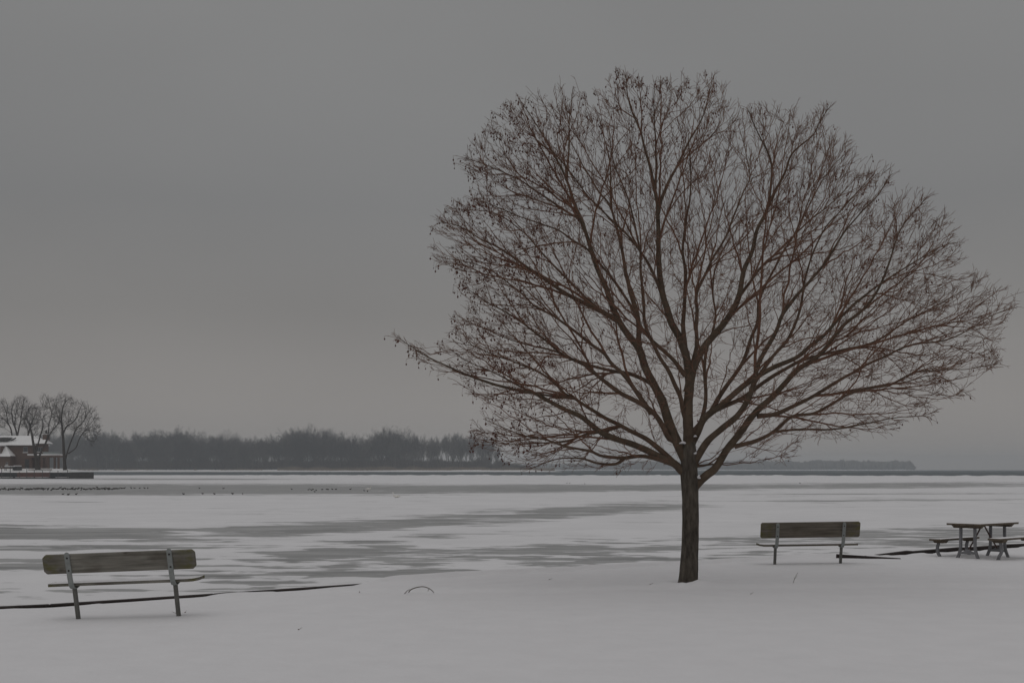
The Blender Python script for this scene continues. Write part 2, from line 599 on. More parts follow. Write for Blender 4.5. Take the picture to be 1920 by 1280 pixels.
# ------------------------------------------------------------------ frozen lake
# (x, y, half width, half height, slope, strength) of bare-ice patches as seen in the photograph, laid on the flat ice
PATCH = [
    (300, 917, 720, 11.5, 0.0, 1.0), (900, 916, 420, 8.5, -0.004, 0.95), (1230, 914, 300, 7, -0.01, 0.85), (1620, 910, 420, 6.5, -0.008, 0.70),
    (330, 898, 260, 1.8, 0.0, 0.7), (1700, 925, 420, 1.8, -0.004, 0.5), (1620, 938, 420, 2.2, -0.006, 0.5),
    (120, 941, 90, 1.3, 0, 0.5),
    (150, 1001, 330, 15.5, 0.02, 1.0), (560, 993, 330, 15, -0.055, 0.85), (800, 977, 240, 14, -0.085, 0.75),
    (1060, 961, 230, 15, -0.085, 0.78), (1180, 952, 180, 11, -0.05, 0.6), (1330, 940, 200, 3, -0.01, 0.45), (900, 1000, 200, 5, -0.03, 0.40),
    (150, 1026, 300, 7, -0.01, 0.62), (40, 1056, 110, 11, -0.03, 0.85), (640, 1036, 150, 15, -0.08, 0.64), (760, 1010, 170, 10, -0.05, 0.6),
    (330, 1082, 260, 10, 0, 0.58), (20, 1118, 70, 6, 0, 0.75), (240, 1112, 280, 10, 0, 0.5),
    (700, 1063, 320, 24, 0, 0.43), (930, 1042, 330, 20, 0, 0.44), (980, 1068, 280, 18, 0, 0.45), (1140, 1022, 200, 16, 0, 0.42), (520, 1092, 200, 12, 0, 0.42), (860, 1084, 160, 10, 0, 0.45),
    (1180, 1048, 140, 6.5, -0.01, 0.66), (1330, 1046, 130, 7, -0.02, 0.75), (1460, 1036, 100, 9, -0.03, 0.72),
    (1430, 1012, 180, 13, 0, 0.62), (1680, 1010, 300, 20, -0.02, 0.68), (1720, 1022, 180, 8, -0.02, 0.80), (1840, 996, 200, 7, 0, 0.68), (1600, 1030, 130, 9, 0, 0.6),
]


def snow_cover(X, Y):
    px = CX + F * X / Y
    py = HY + F * (H - ICE_Z) / Y
    v = np.full(X.shape, 0.95)
    v -= 0.06 * smooth01((py - 1000) / 60)
    for cx, cy, hw, hh, sl, st in PATCH:
        u = (px - cx) / hw
        w = (py - cy - sl * (px - cx)) / hh
        r = (np.abs(u) ** 2.6 + np.abs(w) ** 2.6) ** (1 / 2.6)
        v = np.minimum(v, 0.93 - st * (0.84 if cy > 930 else 1.0) * (1 - smooth01((r - 0.30) / 1.05)))
    return v


ICE_END = 452.0
rows_py = np.linspace(HY + F * (H - ICE_Z) / ICE_END, HY + F * (H - ICE_Z) / 10.0, 520)
Yr = F * (H - ICE_Z) / (rows_py - HY)
fine = np.linspace(ICE_END - 8, ICE_END - 60, 22)
Yr = np.unique(np.concatenate([Yr, fine, [ICE_END]]))
uu = np.concatenate([np.linspace(-1.6, -0.46, 30), np.linspace(-0.45, 0.45, 360), np.linspace(0.46, 1.6, 30)])
IX = Yr[:, None] * uu[None, :]
far_edge = ICE_END + np.interp(uu, [-1.6, -0.45, -0.2, 0.1, 0.4, 1.6], [60, 40, 30, -25, -62, -70]) + 10 * vnoise(IX[-1] * 0.02, 0.3, 21) + 5 * vnoise(IX[-1] * 0.09, 0.3, 22)
IY = np.repeat(Yr[:, None], len(uu), 1)
IY = np.where(IY > ICE_END - 90, ICE_END - 90 + (IY - ICE_END + 90) * (far_edge[None] - ICE_END + 90) / 90, IY)
ridge = smooth01((IY - (far_edge[None] - 50)) / 22) * (0.16 + 0.22 * np.maximum(0, vnoise(IX * 0.22, IY * 0.12, 23)) + 0.28 * np.maximum(0, vnoise(IX * 0.7, IY * 0.2, 24)) ** 2)
IZ = ICE_Z + ridge * (0.25 + 0.75 * smooth01((IX + 120) / 80))
IZ[-1] = ICE_Z - 0.12
cover = snow_cover(IX, IY)
nr, nc = IX.shape
idx = np.arange(nr * nc).reshape(nr, nc)
quads = np.stack([idx[:-1, :-1], idx[:-1, 1:], idx[1:, 1:], idx[1:, :-1]], -1).reshape(-1, 4)
ice = mesh_np('lake_ice', np.stack([IX, IY, IZ], -1).reshape(-1, 3), [quads], M_ICE, None, True)
attr = ice.data.attributes.new('snow_cover', 'FLOAT', 'POINT')
attr.data.foreach_set('value', cover.astype(np.float32).ravel())
tag(ice, kind='structure')

wv = np.array([[-5200, 330, ICE_Z - 0.10], [5200, 330, ICE_Z - 0.10], [5200, 3600, ICE_Z - 0.10], [-5200, 3600, ICE_Z - 0.10]])
water = mesh_np('lake_water', wv, [np.array([[0, 1, 2, 3]])], M_WATER)
tag(water, kind='structure')
# ground sheet under everything (lake bed), reaching past the shores
bed = mesh_np('lake_bed', np.array([[-5200, -60, -1.6], [5200, -60, -1.6], [5200, 3620, -1.6], [-5200, 3620, -1.6]]), [np.array([[0, 1, 2, 3]])],
              mat('lake_bed', (0.12, 0.11, 0.10), 0.9, 0.2, 0.1))
tag(bed, kind='structure')

# ------------------------------------------------------------------ far wooded shore
SHORE_D = 1250.0


def shore_strip(name, x0, x1, d, depth, height, seed, m):
    n = 200
    X = np.linspace((x0 - CX) / F * d, (x1 - CX) / F * d, n)
    prof = [(-6, -1.2), (0, -0.2), (3, 0.35), (12, 0.75), (30, height), (depth, height + 0.6)]
    V = []
    for dy, z in prof:
        wob = 5 * vnoise(X * 0.012, dy * 0.01, seed)
        V.append(np.stack([X, d + dy + wob, z + 0.35 * np.maximum(0, vnoise(X * 0.06, dy, seed + 1)) * (z > 0) + np.zeros(n)], -1))
    taper = np.minimum(1, np.minimum(np.arange(n), np.arange(n)[::-1]) / 6.0)
    V = np.array(V)
    V[:, :, 2] = -1.2 + (V[:, :, 2] + 1.2) * taper[None]
    k = len(prof)
    idx = np.arange(k * n).reshape(k, n)
    q = np.stack([idx[:-1, :-1], idx[:-1, 1:], idx[1:, 1:], idx[1:, :-1]], -1).reshape(-1, 4)
    return tag(mesh_np(name, V.reshape(-1, 3), [q], m, None, True), kind='structure')


shore_strip('far_shore', -1500, 1075, SHORE_D, 320, 1.6, 31, M_SNOWFAR)
shore_strip('distant_shore', 880, 1735, 3250, 500, 1.2, 41, M_SNOWFAR)


# ------------------------------------------------------------------ bare trees by recursion (far ones)
def rot_about(v, axis, ang):
    axis = axis / (np.linalg.norm(axis) + 1e-9)
    return v * math.cos(ang) + np.cross(axis, v) * math.sin(ang) + axis * (axis @ v) * (1 - math.cos(ang))


def recursive_tree(seed, height, kids=(6, 7, 6, 4), fork=0.28, spread=(0.45, 0.75), up=0.25, trunk_r=None, twig_r=0.03, shrink=0.62,
                   droop=0.0, lean=(0, 0), K=5, limb_len=0.62):
    rs = np.random.default_rng(seed)
    levels = []
    r0 = trunk_r or height * 0.017
    tl = height * (fork + 0.12)
    t = np.linspace(0, 1, 7)
    tp = np.stack([lean[0] * t ** 1.5 * tl + 0.02 * height * np.sin(t * 3 + rs.random() * 6) * t, lean[1] * t ** 1.5 * tl, t * tl], -1)
    tr = r0 * (1.25 - 0.75 * t ** 0.7)
    tr[0] *= 1.25
    levels.append([(tp, tr)])
    parents = [(tp, tr, height * limb_len)]
    for li, nk in enumerate(kids):
        new = []
        last = li == len(kids) - 1
        for pp, pr, L in parents:
            n = max(2, int(round(nk + rs.normal(0, 0.8))))
            t_lo = 0.62 if li == 0 else 0.25
            phi0 = rs.random() * 6.28
            for k in range(n):
                f = t_lo + (1 - t_lo) * (k + 0.3 + 0.6 * rs.random()) / n
                f = min(f, 0.99)
                i = min(int(f * (len(pp) - 1)), len(pp) - 2)
                ff = f * (len(pp) - 1) - i
                p0 = pp[i] * (1 - ff) + pp[i + 1] * ff
                rr = pr[i] * (1 - ff) + pr[i + 1] * ff
                d = pp[i + 1] - pp[i]
                d = d / np.linalg.norm(d)
                side = np.cross(d, [0.3, 0.2, 0.9]) + 1e-6
                side = rot_about(side / np.linalg.norm(side), d, phi0 + k * 2.4 + rs.normal(0, 0.3))
                ang = rs.uniform(*spread) * (1.15 if li else 1.0) * (0.5 if (k == n - 1) else 1.0)
                dd = rot_about(d, side, ang)
                Lc = L * rs.uniform(0.75, 1.1) * (1.0 - 0.35 * f if li else 1.0)
                pts = [p0]
                cur = dd
                for s in range(K - 1):
                    cur = cur + np.array([0, 0, up - droop * (li >= len(kids) - 2) * 2.0]) * (0.35) + rs.normal(0, 0.10, 3)
                    cur = cur / np.linalg.norm(cur)
                    pts.append(pts[-1] + cur * Lc / (K - 1))
                pts = np.array(pts)
                rb = min(rr * 0.75, max(twig_r, Lc * 0.022))
                rads = np.linspace(rb, max(twig_r * 0.6, rb * 0.3), K)
                new.append((pts, rads))
        levels.append(new)
        parents = [(p, r, np.linalg.norm(p[-1] - p[0]) * shrink) for p, r in new]
    return levels


def tree_thing(name, levels, m, loc, rotz, label, cat, group, trunk_levels=1, sides=(7, 5, 4, 3, 3, 3)):
    root = empty(name, loc, (0, 0, rotz), label, cat, group)
    T = Tubes()
    for i in range(trunk_levels): T.chains(levels[i], sides[i])
    T.obj('trunk', m, root)
    C = Tubes()
    for i in range(trunk_levels, len(levels)): C.chains(levels[i], sides[i])
    C.obj('crown', m, root)
    return root


def copy_thing(o):
    c = o.copy()
    COL.objects.link(c)
    for ch in o.children:
        k = ch.copy()
        COL.objects.link(k)
        k.parent = c
        for g in ch.children:
            q = g.copy()
            COL.objects.link(q)
            q.parent = k
    return c


TOPX = [-400, 40, 130, 190, 215, 240, 262, 290, 340, 366, 379, 392, 430, 456, 480, 505, 530, 560, 610, 640, 655, 676, 690, 712, 745, 780, 830, 870, 905, 925, 938, 960]
TOPY = [812, 815, 815, 809, 812, 826, 815, 811, 806, 817, 846, 812, 812, 824, 819, 824, 815, 806, 807, 816, 812, 836, 820, 807, 810, 818, 815, 813, 816, 826, 842, 866]
protos = []
LAB_FAR = 'bare hazy grey tree in the dense wood along the far snowy shore'
for k in range(7):
    lv = recursive_tree(100 + k, 29.0, (8, 6, 6, 5), fork=[0.10, 0.16, 0.08, 0.2, 0.12, 0.10, 0.22][k],
                        spread=[(0.4, 0.75), (0.3, 0.6), (0.45, 0.85), (0.3, 0.55), (0.4, 0.7), (0.5, 0.9), (0.25, 0.5)][k],
                        up=0.14, twig_r=0.075, K=4, limb_len=0.48, shrink=0.64)
    top = np.percentile(np.concatenate([p[-1:, 2] for p, r in lv[-1]]), 97)
    for L in lv:
        for j, (p, r) in enumerate(L): L[j] = (p * 29.0 / top, r)
    protos.append(tree_thing('wood_tree', lv, M_FARBARKS[[0, 1, 1, 2, 0, 1, 2][k]], (0, 0, 0), 0, LAB_FAR, 'tree', 'trees of the wood on the far shore'))
rt = np.random.default_rng(77)
first = [True] * 7
spots = []
x = -60.0
while x < 944:
    spots.append((x + rt.normal(0, 2), rt.uniform(24, 60), rt.uniform(0.78, 1.0)))
    if rt.random() < 0.95: spots.append((x + rt.uniform(-6, 6), rt.uniform(60, 130), rt.uniform(0.88, 1.02)))
    if rt.random() < 0.6: spots.append((x + rt.uniform(-6, 6), rt.uniform(16, 26), rt.uniform(0.55, 0.8)))
    x += rt.uniform(8.0, 11.5)
for (px, dd, s) in spots:
    d = SHORE_D + dd
    ty = np.interp(px, TOPX, TOPY)
    hgt = (HY - ty) / F * d * s * 1.03
    k = int(rt.integers(0, 7)) if px < 760 else int(rt.choice([1, 3, 6]))
    o = protos[k] if first[k] else copy_thing(protos[k])
    first[k] = False
    q = P(px, HY, d)
    o.location = (q[0], d, 1.2)
    sc = hgt / 29.0
    wide = rt.uniform(0.8, 1.2) if px < 760 else rt.uniform(0.6, 0.85)
    o.scale = (sc * wide, sc * wide, sc)
    o.rotation_euler = (0, 0, rt.random() * 6.28)


def slivers(name, base, length, width, tilt, seed, m, label, cat):
    """a mass of thin upright blades / canes"""
    rs = np.random.default_rng(seed)
    n = len(base)
    a = rs.random(n) * 6.28
    side = np.stack([np.cos(a), np.sin(a) * 0.3, np.zeros(n)], -1) * (width * rs.uniform(0.6, 1.4, n))[:, None]
    L = length * rs.uniform(0.55, 1.1, n)
    top = base + np.stack([rs.normal(0, tilt, n) * L, rs.normal(0, tilt, n) * L, L], -1)
    V = np.stack([base - side * 0.5, base + side * 0.5, top], 1).reshape(-1, 3)
    f = np.arange(3 * n).reshape(-1, 3)
    o = mesh_np(name, V, [f], m)
    return tag(o, label, cat, kind='stuff')


n = 95000
bx = rt.uniform(-300, 950, n)
bd = SHORE_D + rt.uniform(20, 90, n)
hb = np.where(bx < 930, 1.0, 0.5)
base = np.stack([(bx - CX) / F * bd, bd, rt.uniform(0.1, 8.5, n) * (bx < 920)], -1)
slivers('undergrowth', base, rt.uniform(3, 9.5, n) * hb * (0.8 + 0.35 * vnoise(bx * 0.05, 0, 3)), 0.46, 0.12, 5, M_BRUSH,
        'grey tangle of undergrowth filling the far wood', 'undergrowth')
n = 5000
bx = rt.uniform(930, 1010, n)
bd = SHORE_D + rt.uniform(14, 60, n)
base = np.stack([(bx - CX) / F * bd, bd, np.full(n, 0.5)], -1)
slivers('low_brush', base, np.interp(bx, [930, 955, 985, 1010], [13, 8.5, 5.5, 2.4]), 0.3, 0.2, 6, M_BRUSH,
        'low grey brush trailing off the end of the far wood', 'brush')
n = 15000
bx = rt.uniform(100, 1040, n)
keep = (bx > 520) | (rt.random(n) < 0.45 * (vnoise(bx * 0.03, 0.5, 8) > -0.1))
bx = bx[keep]
n = len(bx)
bd = SHORE_D + rt.uniform(7, 22, n)
base = np.stack([(bx - CX) / F * bd, bd, np.full(n, 0.4)], -1)
slivers('reed_bed', base, np.where(bx > 520, 4.8, 3.0) * (0.85 + 0.3 * vnoise(bx * 0.04, 0, 4)), 0.30, 0.07, 7, M_REED,
        'brown reed bed in front of the far wood', 'reeds')

# hazy wood on the distant shore across the open water
rs = np.random.default_rng(9)
cv, cf, nn = [], [], 0
bmx = bmesh.new()
bmesh.ops.create_icosphere(bmx, subdivisions=2, radius=1.0)
iv = np.array([v.co[:] for v in bmx.verts])
iff = np.array([[v.index for v in f.verts] for f in bmx.faces])
bmx.free()
for px in np.arange(900, 1712, 2.6):
    for row in range(2):
        d = 3250 + rs.uniform(20, 60) + 60 * row
        x_ = px + rs.normal(0, 1.5)
        hpx = 14.5 + 2.5 * float(vnoise(x_ * 0.02, 1.5, 6)) + 1.5 * float(vnoise(x_ * 0.09, 2.5, 7)) + 1.3 * rs.normal()
        hpx *= 1 - 0.75 * float(smooth01((x_ - 1706) / 14))
        hpx *= 0.75 + 0.25 * float(smooth01((x_ - 1120) / 120)) if x_ < 1240 else 1.0
        hh = hpx / F * d
        w = rs.uniform(5.0, 9.0)
        v = iv * (1 + 0.15 * rs.normal(size=(len(iv), 1)))
        v = v * np.array([w, w, hh * 0.52]) + np.array([(x_ - CX) / F * d, d, hh * 0.5 + 0.8])
        cv.append(v); cf.append(iff + nn); nn += len(v)
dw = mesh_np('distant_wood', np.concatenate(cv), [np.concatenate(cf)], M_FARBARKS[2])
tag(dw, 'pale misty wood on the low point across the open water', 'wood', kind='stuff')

# ------------------------------------------------------------------ the point with the brick house
FY = 310.0


def TZ(y, d):
    return H + (HY - y) / F * d


def TX(x, d):
    return (x - CX) / F * d


wall_top = TZ(885.3, FY)
xr = TX(131, FY)
xr2 = TX(169, FY)
nX = 90
prof = [(0.3, -0.02), (2.6, 0.05), (3.0, 0.10), (8, 0.30), (13, 0.85), (20, 1.0), (60, 1.0), (110, 0.3), (112, -3.0)]
V = []
for dy, z in prof:
    xm = TX(168.5, FY + dy) if dy < 2.8 else TX(134, FY + dy)
    X = np.linspace(-330, xm, nX)
    Z = wall_top + 0.01 + z * (1 - 0.9 * smooth01((X - TX(126, FY + dy)) / 3.0)) + 0.12 * np.maximum(0, vnoise(X * 0.5, dy, 3)) * (dy > 2.8)
    row = np.stack([X, np.full(nX, FY + dy), Z], -1)
    V.append(np.vstack([row, [[xm + 0.02, FY + dy, ICE_Z - 0.3]]]))
V = np.array(V)
idx = np.arange(len(prof) * (nX + 1)).reshape(len(prof), nX + 1)
q = np.stack([idx[:-1, :-1], idx[:-1, 1:], idx[1:, 1:], idx[1:, :-1]], -1).reshape(-1, 4)
tag(mesh_np('snowy_point', V.reshape(-1, 3), [q], M_SNOWFAR, None, True), kind='structure')

bw = empty('bulkhead', (TX(80, FY), FY, ICE_Z), (0, 0, 0), 'dark low bulkhead with a red stretch round the snowy point', 'bulkhead')


def bulk(px0, px1, m, yoff=0.0, top=0.0, dep=0.5):
    a, b = TX(px0, FY), TX(px1, FY)
    zt = wall_top + top - ICE_Z
    return box('wall_panel', ((a + b) / 2 - bw.location.x, yoff + dep / 2 - 0.2, (zt - 0.3) / 2), (b - a - 0.02, dep, zt + 0.3), m, bw)


for i in range(6): bulk(-420 + i * 75, -345 + i * 75 if i < 5 else 33, M_DARKWALL)
for i in range(4): tag(bulk(33 + i * 15.5, 48.5 + i * 15.5, M_REDWALL, -0.02), 'dull red wall panel')
bulk(95, 113, M_DARKWALL)
bulk(113, 131, M_DARKWALL)
tag(bulk(131, 150, M_GREYWALL, -0.25, 0.06, 3.2), 'grey brown end panel of the bulkhead')
tag(bulk(150, 169, M_GREYWALL, -0.25, 0.06, 3.2), 'grey brown end panel of the bulkhead')

# low snow-topped walkway at the foot of the bulkhead
lw = empty('low_walkway', (TX(60, 306), 306, ICE_Z), (0, 0, 0), 'low dark walkway with snow on it below the bulkhead', 'walkway')
for i in range(7):
    a, b = TX(-120 + i * 36.1, 306), TX(-120 + (i + 1) * 36.1, 306)
    cx_ = (a + b) / 2 - lw.location.x
    box('walkway_section', (cx_, 0.6, 0.12), (b - a - 0.1, 1.6, 0.30), M_DARKWALL, lw)
    bm = bmesh.new()
    box_bm(bm, (cx_ + 0.3 * math.sin(i * 2.1), 0.6, 0.33), ((b - a) * (0.75 + 0.2 * math.cos(i * 1.7)), 1.4, 0.12), None, 0.04, 2)
    bm_obj('snow_cover', bm, M_SNOWFAR, lw, True)

for px, yt, yb in ((3, 875, 896), (19, 874, 897), (36, 884, 896), (50, 878, 896), (64, 880, 896), (79.5, 881, 896), (93.5, 882, 896), (108.5, 882, 896), (126.5, 880, 896)):
    d = 305.4
    zt, zb = TZ(yt, d), TZ(yb + 1.2, d)
    T = Tubes()
    T.add([[(0, 0, 0), (0.02, 0, (zt - zb) * 0.5), (0.03, 0, zt - zb)]], [[0.09, 0.085, 0.075]], 8)
    pole = empty('mooring_pole', (TX(px, d), d, zb), (0, 0, 0), 'thin dark mooring pole standing before the bulkhead', 'pole', 'mooring poles along the bulkhead')
    T.obj('pole_shaft', M_POLE, pole)
    T = Tubes()
    T.add([[(0.03, 0, zt - zb), (0.03, 0, zt - zb + 0.06), (0.03, 0, zt - zb + 0.10)]], [[0.10, 0.09, 0.02]], 8)
    T.obj('snow_cap', M_SNOWFAR, pole)

# ---- the house (mostly outside the frame on its left)
HD = 326.0
hx, hz = TX(40, HD), TZ(878.5, HD)
house = empty('brick_house', (hx, HD, hz), (0, 0, 0), 'two storey red brick house with thick snow on its roofs', 'house')


def hX(px): return TX(px, HD) - hx
def hZ(py): return TZ(py, HD) - hz


def wallbox(name, px0, px1, py0, py1, y0, y1, m, parent=house, lab=None):
    o = box(name, ((hX(px0) + hX(px1)) / 2, (y0 + y1) / 2, (hZ(py0) + hZ(py1)) / 2), (hX(px1) - hX(px0), y1 - y0, hZ(py0) - hZ(py1)), m, parent)
    if lab: o['label'] = lab
    return o


wallbox('wall', -80, 61, 833, 881, 0.0, 10, M_BRICK)
wallbox('wall', 61, 80, 831, 881, 1.2, 4.2, M_BRICK)
wallbox('wall', -80, 27.5, 854, 881, -3.0, -0.01, M_BRICK)
# main roof: hipped at the east end, dark eave under thick snow
def hip_roof(name, px0, px1, py_eave, py_ridge, y0, y1, hip_px, m, thick=0.0):
    x0, x1 = hX(px0), hX(px1)
    ze, zr = hZ(py_eave), hZ(py_ridge)
    yc = (y0 + y1) / 2
    bm = bmesh.new()
    lo = [bm.verts.new(c) for c in ((x0, y0, ze - thick), (x1, y0, ze - thick), (x1, y1, ze - thick), (x0, y1, ze - thick))]
    up = [bm.verts.new(c) for c in ((x0, y0, ze), (x1, y0, ze), (x1, y1, ze), (x0, y1, ze))]
    ra, rb = bm.verts.new((x0, yc, zr)), bm.verts.new((hX(hip_px), yc, zr))
    bm.faces.new((up[0], up[1], rb, ra)); bm.faces.new((up[1], up[2], rb)); bm.faces.new((up[2], up[3], ra, rb)); bm.faces.new((up[3], up[0], ra))
    bm.faces.new(lo[::-1])
    for i in range(4): bm.faces.new((lo[i], lo[(i + 1) % 4], up[(i + 1) % 4], up[i]))
    return bm_obj(name, bm, m, house)


r1 = hip_roof('roof', -82, 65, 833.6, 815.5, -0.7, 10.7, 58, M_SNOWFAR, 0.12)
wallbox('eave', -81.5, 64.6, 833.7, 834.9, -0.68, 10.6, M_TRIM)
r2 = hip_roof('roof', 60, 86, 830.3, 821.5, 0.4, 5.0, 78, M_SNOWFAR, 0.12)
wallbox('eave', 64.8, 85.6, 830.5, 831.4, 0.45, 4.9, M_TRIM)
# lower slope of the front wing
bm = bmesh.new()
pts = [(-82, 854.5, -3.5), (29.5, 854.5, -3.5), (13.5, 836.2, -0.75), (-82, 836.2, -0.75)]
top = [bm.verts.new((hX(a), c, hZ(b))) for a, b, c in pts]
botm = [bm.verts.new((hX(a), c + 0.02, hZ(b) - 0.16)) for a, b, c in pts]
bm.faces.new(top); bm.faces.new(botm[::-1])
for i in range(4): bm.faces.new((botm[i], botm[(i + 1) % 4], top[(i + 1) % 4], top[i]))
e1, e2 = bm.verts.new((hX(29.5), -0.02, hZ(854.5))), bm.verts.new((hX(13.5), -0.02, hZ(836.2)))
bm.faces.new((top[1], e1, e2, top[2]))
bm_obj('roof', bm, M_SNOWFAR, house)
wallbox('eave', -81, 28.6, 854.9, 856.2, -3.45, -3.01, M_TRIM)
# dormer in the front slope, shed dormer on the main roof
dm = wallbox('dormer', -26, 11.2, 835.5, 849.5, -3.1, -0.76, M_BRICK)
bm = bmesh.new()
box_bm(bm, ((hX(-27) + hX(13)) / 2, -1.9, hZ(835.2)), (hX(13) - hX(-27), 2.7, 0.22), None, 0.06, 2)
bm_obj('snow_cap', bm, M_SNOWFAR, dm, True)
sd = wallbox('dormer', -40, 12.5, 819.8, 825.2, 0.6, 3.8, M_TRIM)
bm = bmesh.new()
box_bm(bm, ((hX(-41) + hX(14)) / 2, 2.0, hZ(819.2)), (hX(14) - hX(-41), 3.2, 0.22), None, 0.06, 2)
bm_obj('snow_cap', bm, M_SNOWFAR, sd, True)
prism('dormer_cheek', [(hX(12.6), hZ(825)), (hX(24.5), hZ(819.6)), (hX(24.5), hZ(821.4)), (hX(17), hZ(825.2))], 1.6, 2.1, M_TRIM, sd)


def window(px0, px1, py0, py1, yf, panes, sill=True, parent=house):
    x0, x1, z0, z1 = hX(px0), hX(px1), hZ(py1), hZ(py0)
    w = box('window', ((x0 + x1) / 2, yf - 0.02, (z0 + z1) / 2), (x1 - x0, 0.08, z1 - z0), M_FRAME, parent)
    n = panes
    pw = (x1 - x0 - 0.1 * (n + 1)) / n
    for i in range(n):
        box('pane', (x0 + 0.1 + pw / 2 + i * (pw + 0.1), yf - 0.07, (z0 + z1) / 2), (pw, 0.03, z1 - z0 - 0.2), M_GLASS, w)
    if sill:
        box('sill', ((x0 + x1) / 2, yf - 0.12, z0 - 0.09), (x1 - x0 + 0.25, 0.22, 0.13), M_SNOWFAR, w)
    return w


window(0.8, 9.8, 838, 848.3, -3.1, 3, False)
window(-20, -4, 838, 848.3, -3.1, 3, False)
window(44, 52, 837.5, 847.4, 0.0, 3)
window(20, 23.5, 866, 870.5, -3.0, 1)
window(66, 76, 838, 846.5, 1.2, 3)
dr = wallbox('door', 47, 54.5, 860.5, 878, -0.08, 0.02, M_DOOR)
box('handle', (hX(53), -0.12, hZ(869.5)), (0.05, 0.06, 0.12), M_STEEL, dr)
ch = wallbox('chimney', 74, 84, 814, 824.5, 2.2, 3.4, M_BRICK)
bm = bmesh.new()
box_bm(bm, ((hX(74) + hX(84)) / 2, 2.8, hZ(813.4)), (hX(84.5) - hX(73.5), 1.3, 0.16), None, 0.05, 2)
bm_obj('snow_cap', bm, M_SNOWFAR, ch, True)
wallbox('chimney_pot', 78, 80.5, 805.5, 813.0, 2.6, 3.0, M_TRIM, ch)
# flat-roofed porch with brick columns and a glass balustrade
bm = bmesh.new()
box_bm(bm, ((hX(56) + hX(116)) / 2, -0.2, hZ(852.3)), (hX(116) - hX(56), 3.6, 0.36), None, 0.1, 2)
bm_obj('snow_cover', bm, M_SNOWFAR, house, True)
wallbox('porch_beam', 57, 115.6, 853.6, 857.2, -1.9, 1.1, mat('porch_beam', (0.13, 0.085, 0.068), 0.8, 0.2, 2.0))
for a, b in ((93.6, 96.6), (105, 108), (112.4, 115.2)): wallbox('column', a, b, 857.3, 880.5, -1.8, -1.2, M_BRICK)
wallbox('column', 81, 85, 857.3, 880.5, -1.8, -1.2, M_BRICK)
for i in range(4):
    a, b = 86 + i * 7.4, 93 + i * 7.4
    wallbox('balustrade_panel', a, b, 847, 851.0, -1.85, -1.81, M_GLASSPALE)
    wallbox('balustrade_post', b + 0.05, b + 0.35, 846.6, 851.0, -1.86, -1.8, M_PALE)

# snow-laden low furniture and a hedge on the terrace
for (a, b, yt, yb, d, nm, lab, cat) in ((9, 27, 874.5, 878.5, 317.5, 'terrace_table', 'long dark terrace table under a slab of snow by the house', 'table'),
                                        (26, 40, 873.5, 879.5, 319.0, 'grill_cabinet', 'dark covered cabinet with snow on top by the house', 'cabinet')):
    zb = wall_top + 0.55
    o = empty(nm, ((TX(a, d) + TX(b, d)) / 2, d, zb), (0, 0, 0), lab, cat)
    w = TX(b, d) - TX(a, d)
    hgt = TZ(yt, d) - zb
    if cat == 'table':
        box('tabletop', (0, 0, hgt - 0.12), (w, 1.1, 0.14), M_DOOR, o, bevel=0.02)
        for sx in (-1, 1):
            for sy in (-1, 1): box('leg', (sx * w * 0.42, sy * 0.42, (hgt - 0.2) / 2 - 0.05), (0.12, 0.12, hgt - 0.1), M_DOOR, o)
    else:
        box('cabinet_body', (0, 0, (hgt - 0.1) / 2), (w, 1.2, hgt - 0.1), M_DOOR, o, bevel=0.08, seg=2)
        for sx in (-1, 1): box('cabinet_door', (sx * w * 0.235, -0.61, hgt * 0.45), (w * 0.44, 0.04, hgt * 0.7), M_TRIM, o)
    bm = bmesh.new()
    box_bm(bm, (0, 0, hgt + 0.06), (w * 0.98, 1.1, 0.22), None, 0.09, 2)
    bm_obj('snow_cover', bm, M_SNOWFAR, o, True)
d = 316.0
ed = empty('garden_edging', (TX(75, d), d, TZ(880.2, d)), (0, 0, 0), 'low brick garden edging half buried in snow below the porch', 'edging')
for i in range(6):
    a, b = TX(53 + i * 7.4, d), TX(60 + i * 7.4, d)
    box('edging_block', ((a + b) / 2 - ed.location.x, 0, 0.0), (b - a, 0.5, 0.22 + 0.04 * (i % 2)), M_BRICK, ed)

# ------------------------------------------------------------------ water birds on the ice
def bird_mesh(name, m, neck=0.0):
    """one continuous body: tail, breast, neck, head and bill along a centre line"""
    if neck == 0:
        pts = [(-0.27, 0, 0.13), (-0.20, 0, 0.12), (-0.08, 0, 0.11), (0.06, 0, 0.11), (0.14, 0, 0.14), (0.17, 0, 0.20), (0.20, 0, 0.25), (0.25, 0, 0.25), (0.31, 0, 0.235)]
        rad = [0.015, 0.055, 0.105, 0.105, 0.07, 0.042, 0.048, 0.04, 0.012]
    else:
        pts = [(-0.60, 0, 0.28), (-0.45, 0, 0.24), (-0.2, 0, 0.20), (0.15, 0, 0.20), (0.36, 0, 0.28), (0.42, 0, 0.48), (0.38, 0, 0.68), (0.44, 0, 0.80), (0.53, 0, 0.79), (0.64, 0, 0.75)]
        rad = [0.03, 0.12, 0.20, 0.20, 0.10, 0.05, 0.045, 0.06, 0.05, 0.015]
    v, q = tube_arrays(np.array([pts], float), np.array([rad], float), 8)
    o = mesh_np(name, v, [q], m, None, True)
    return o


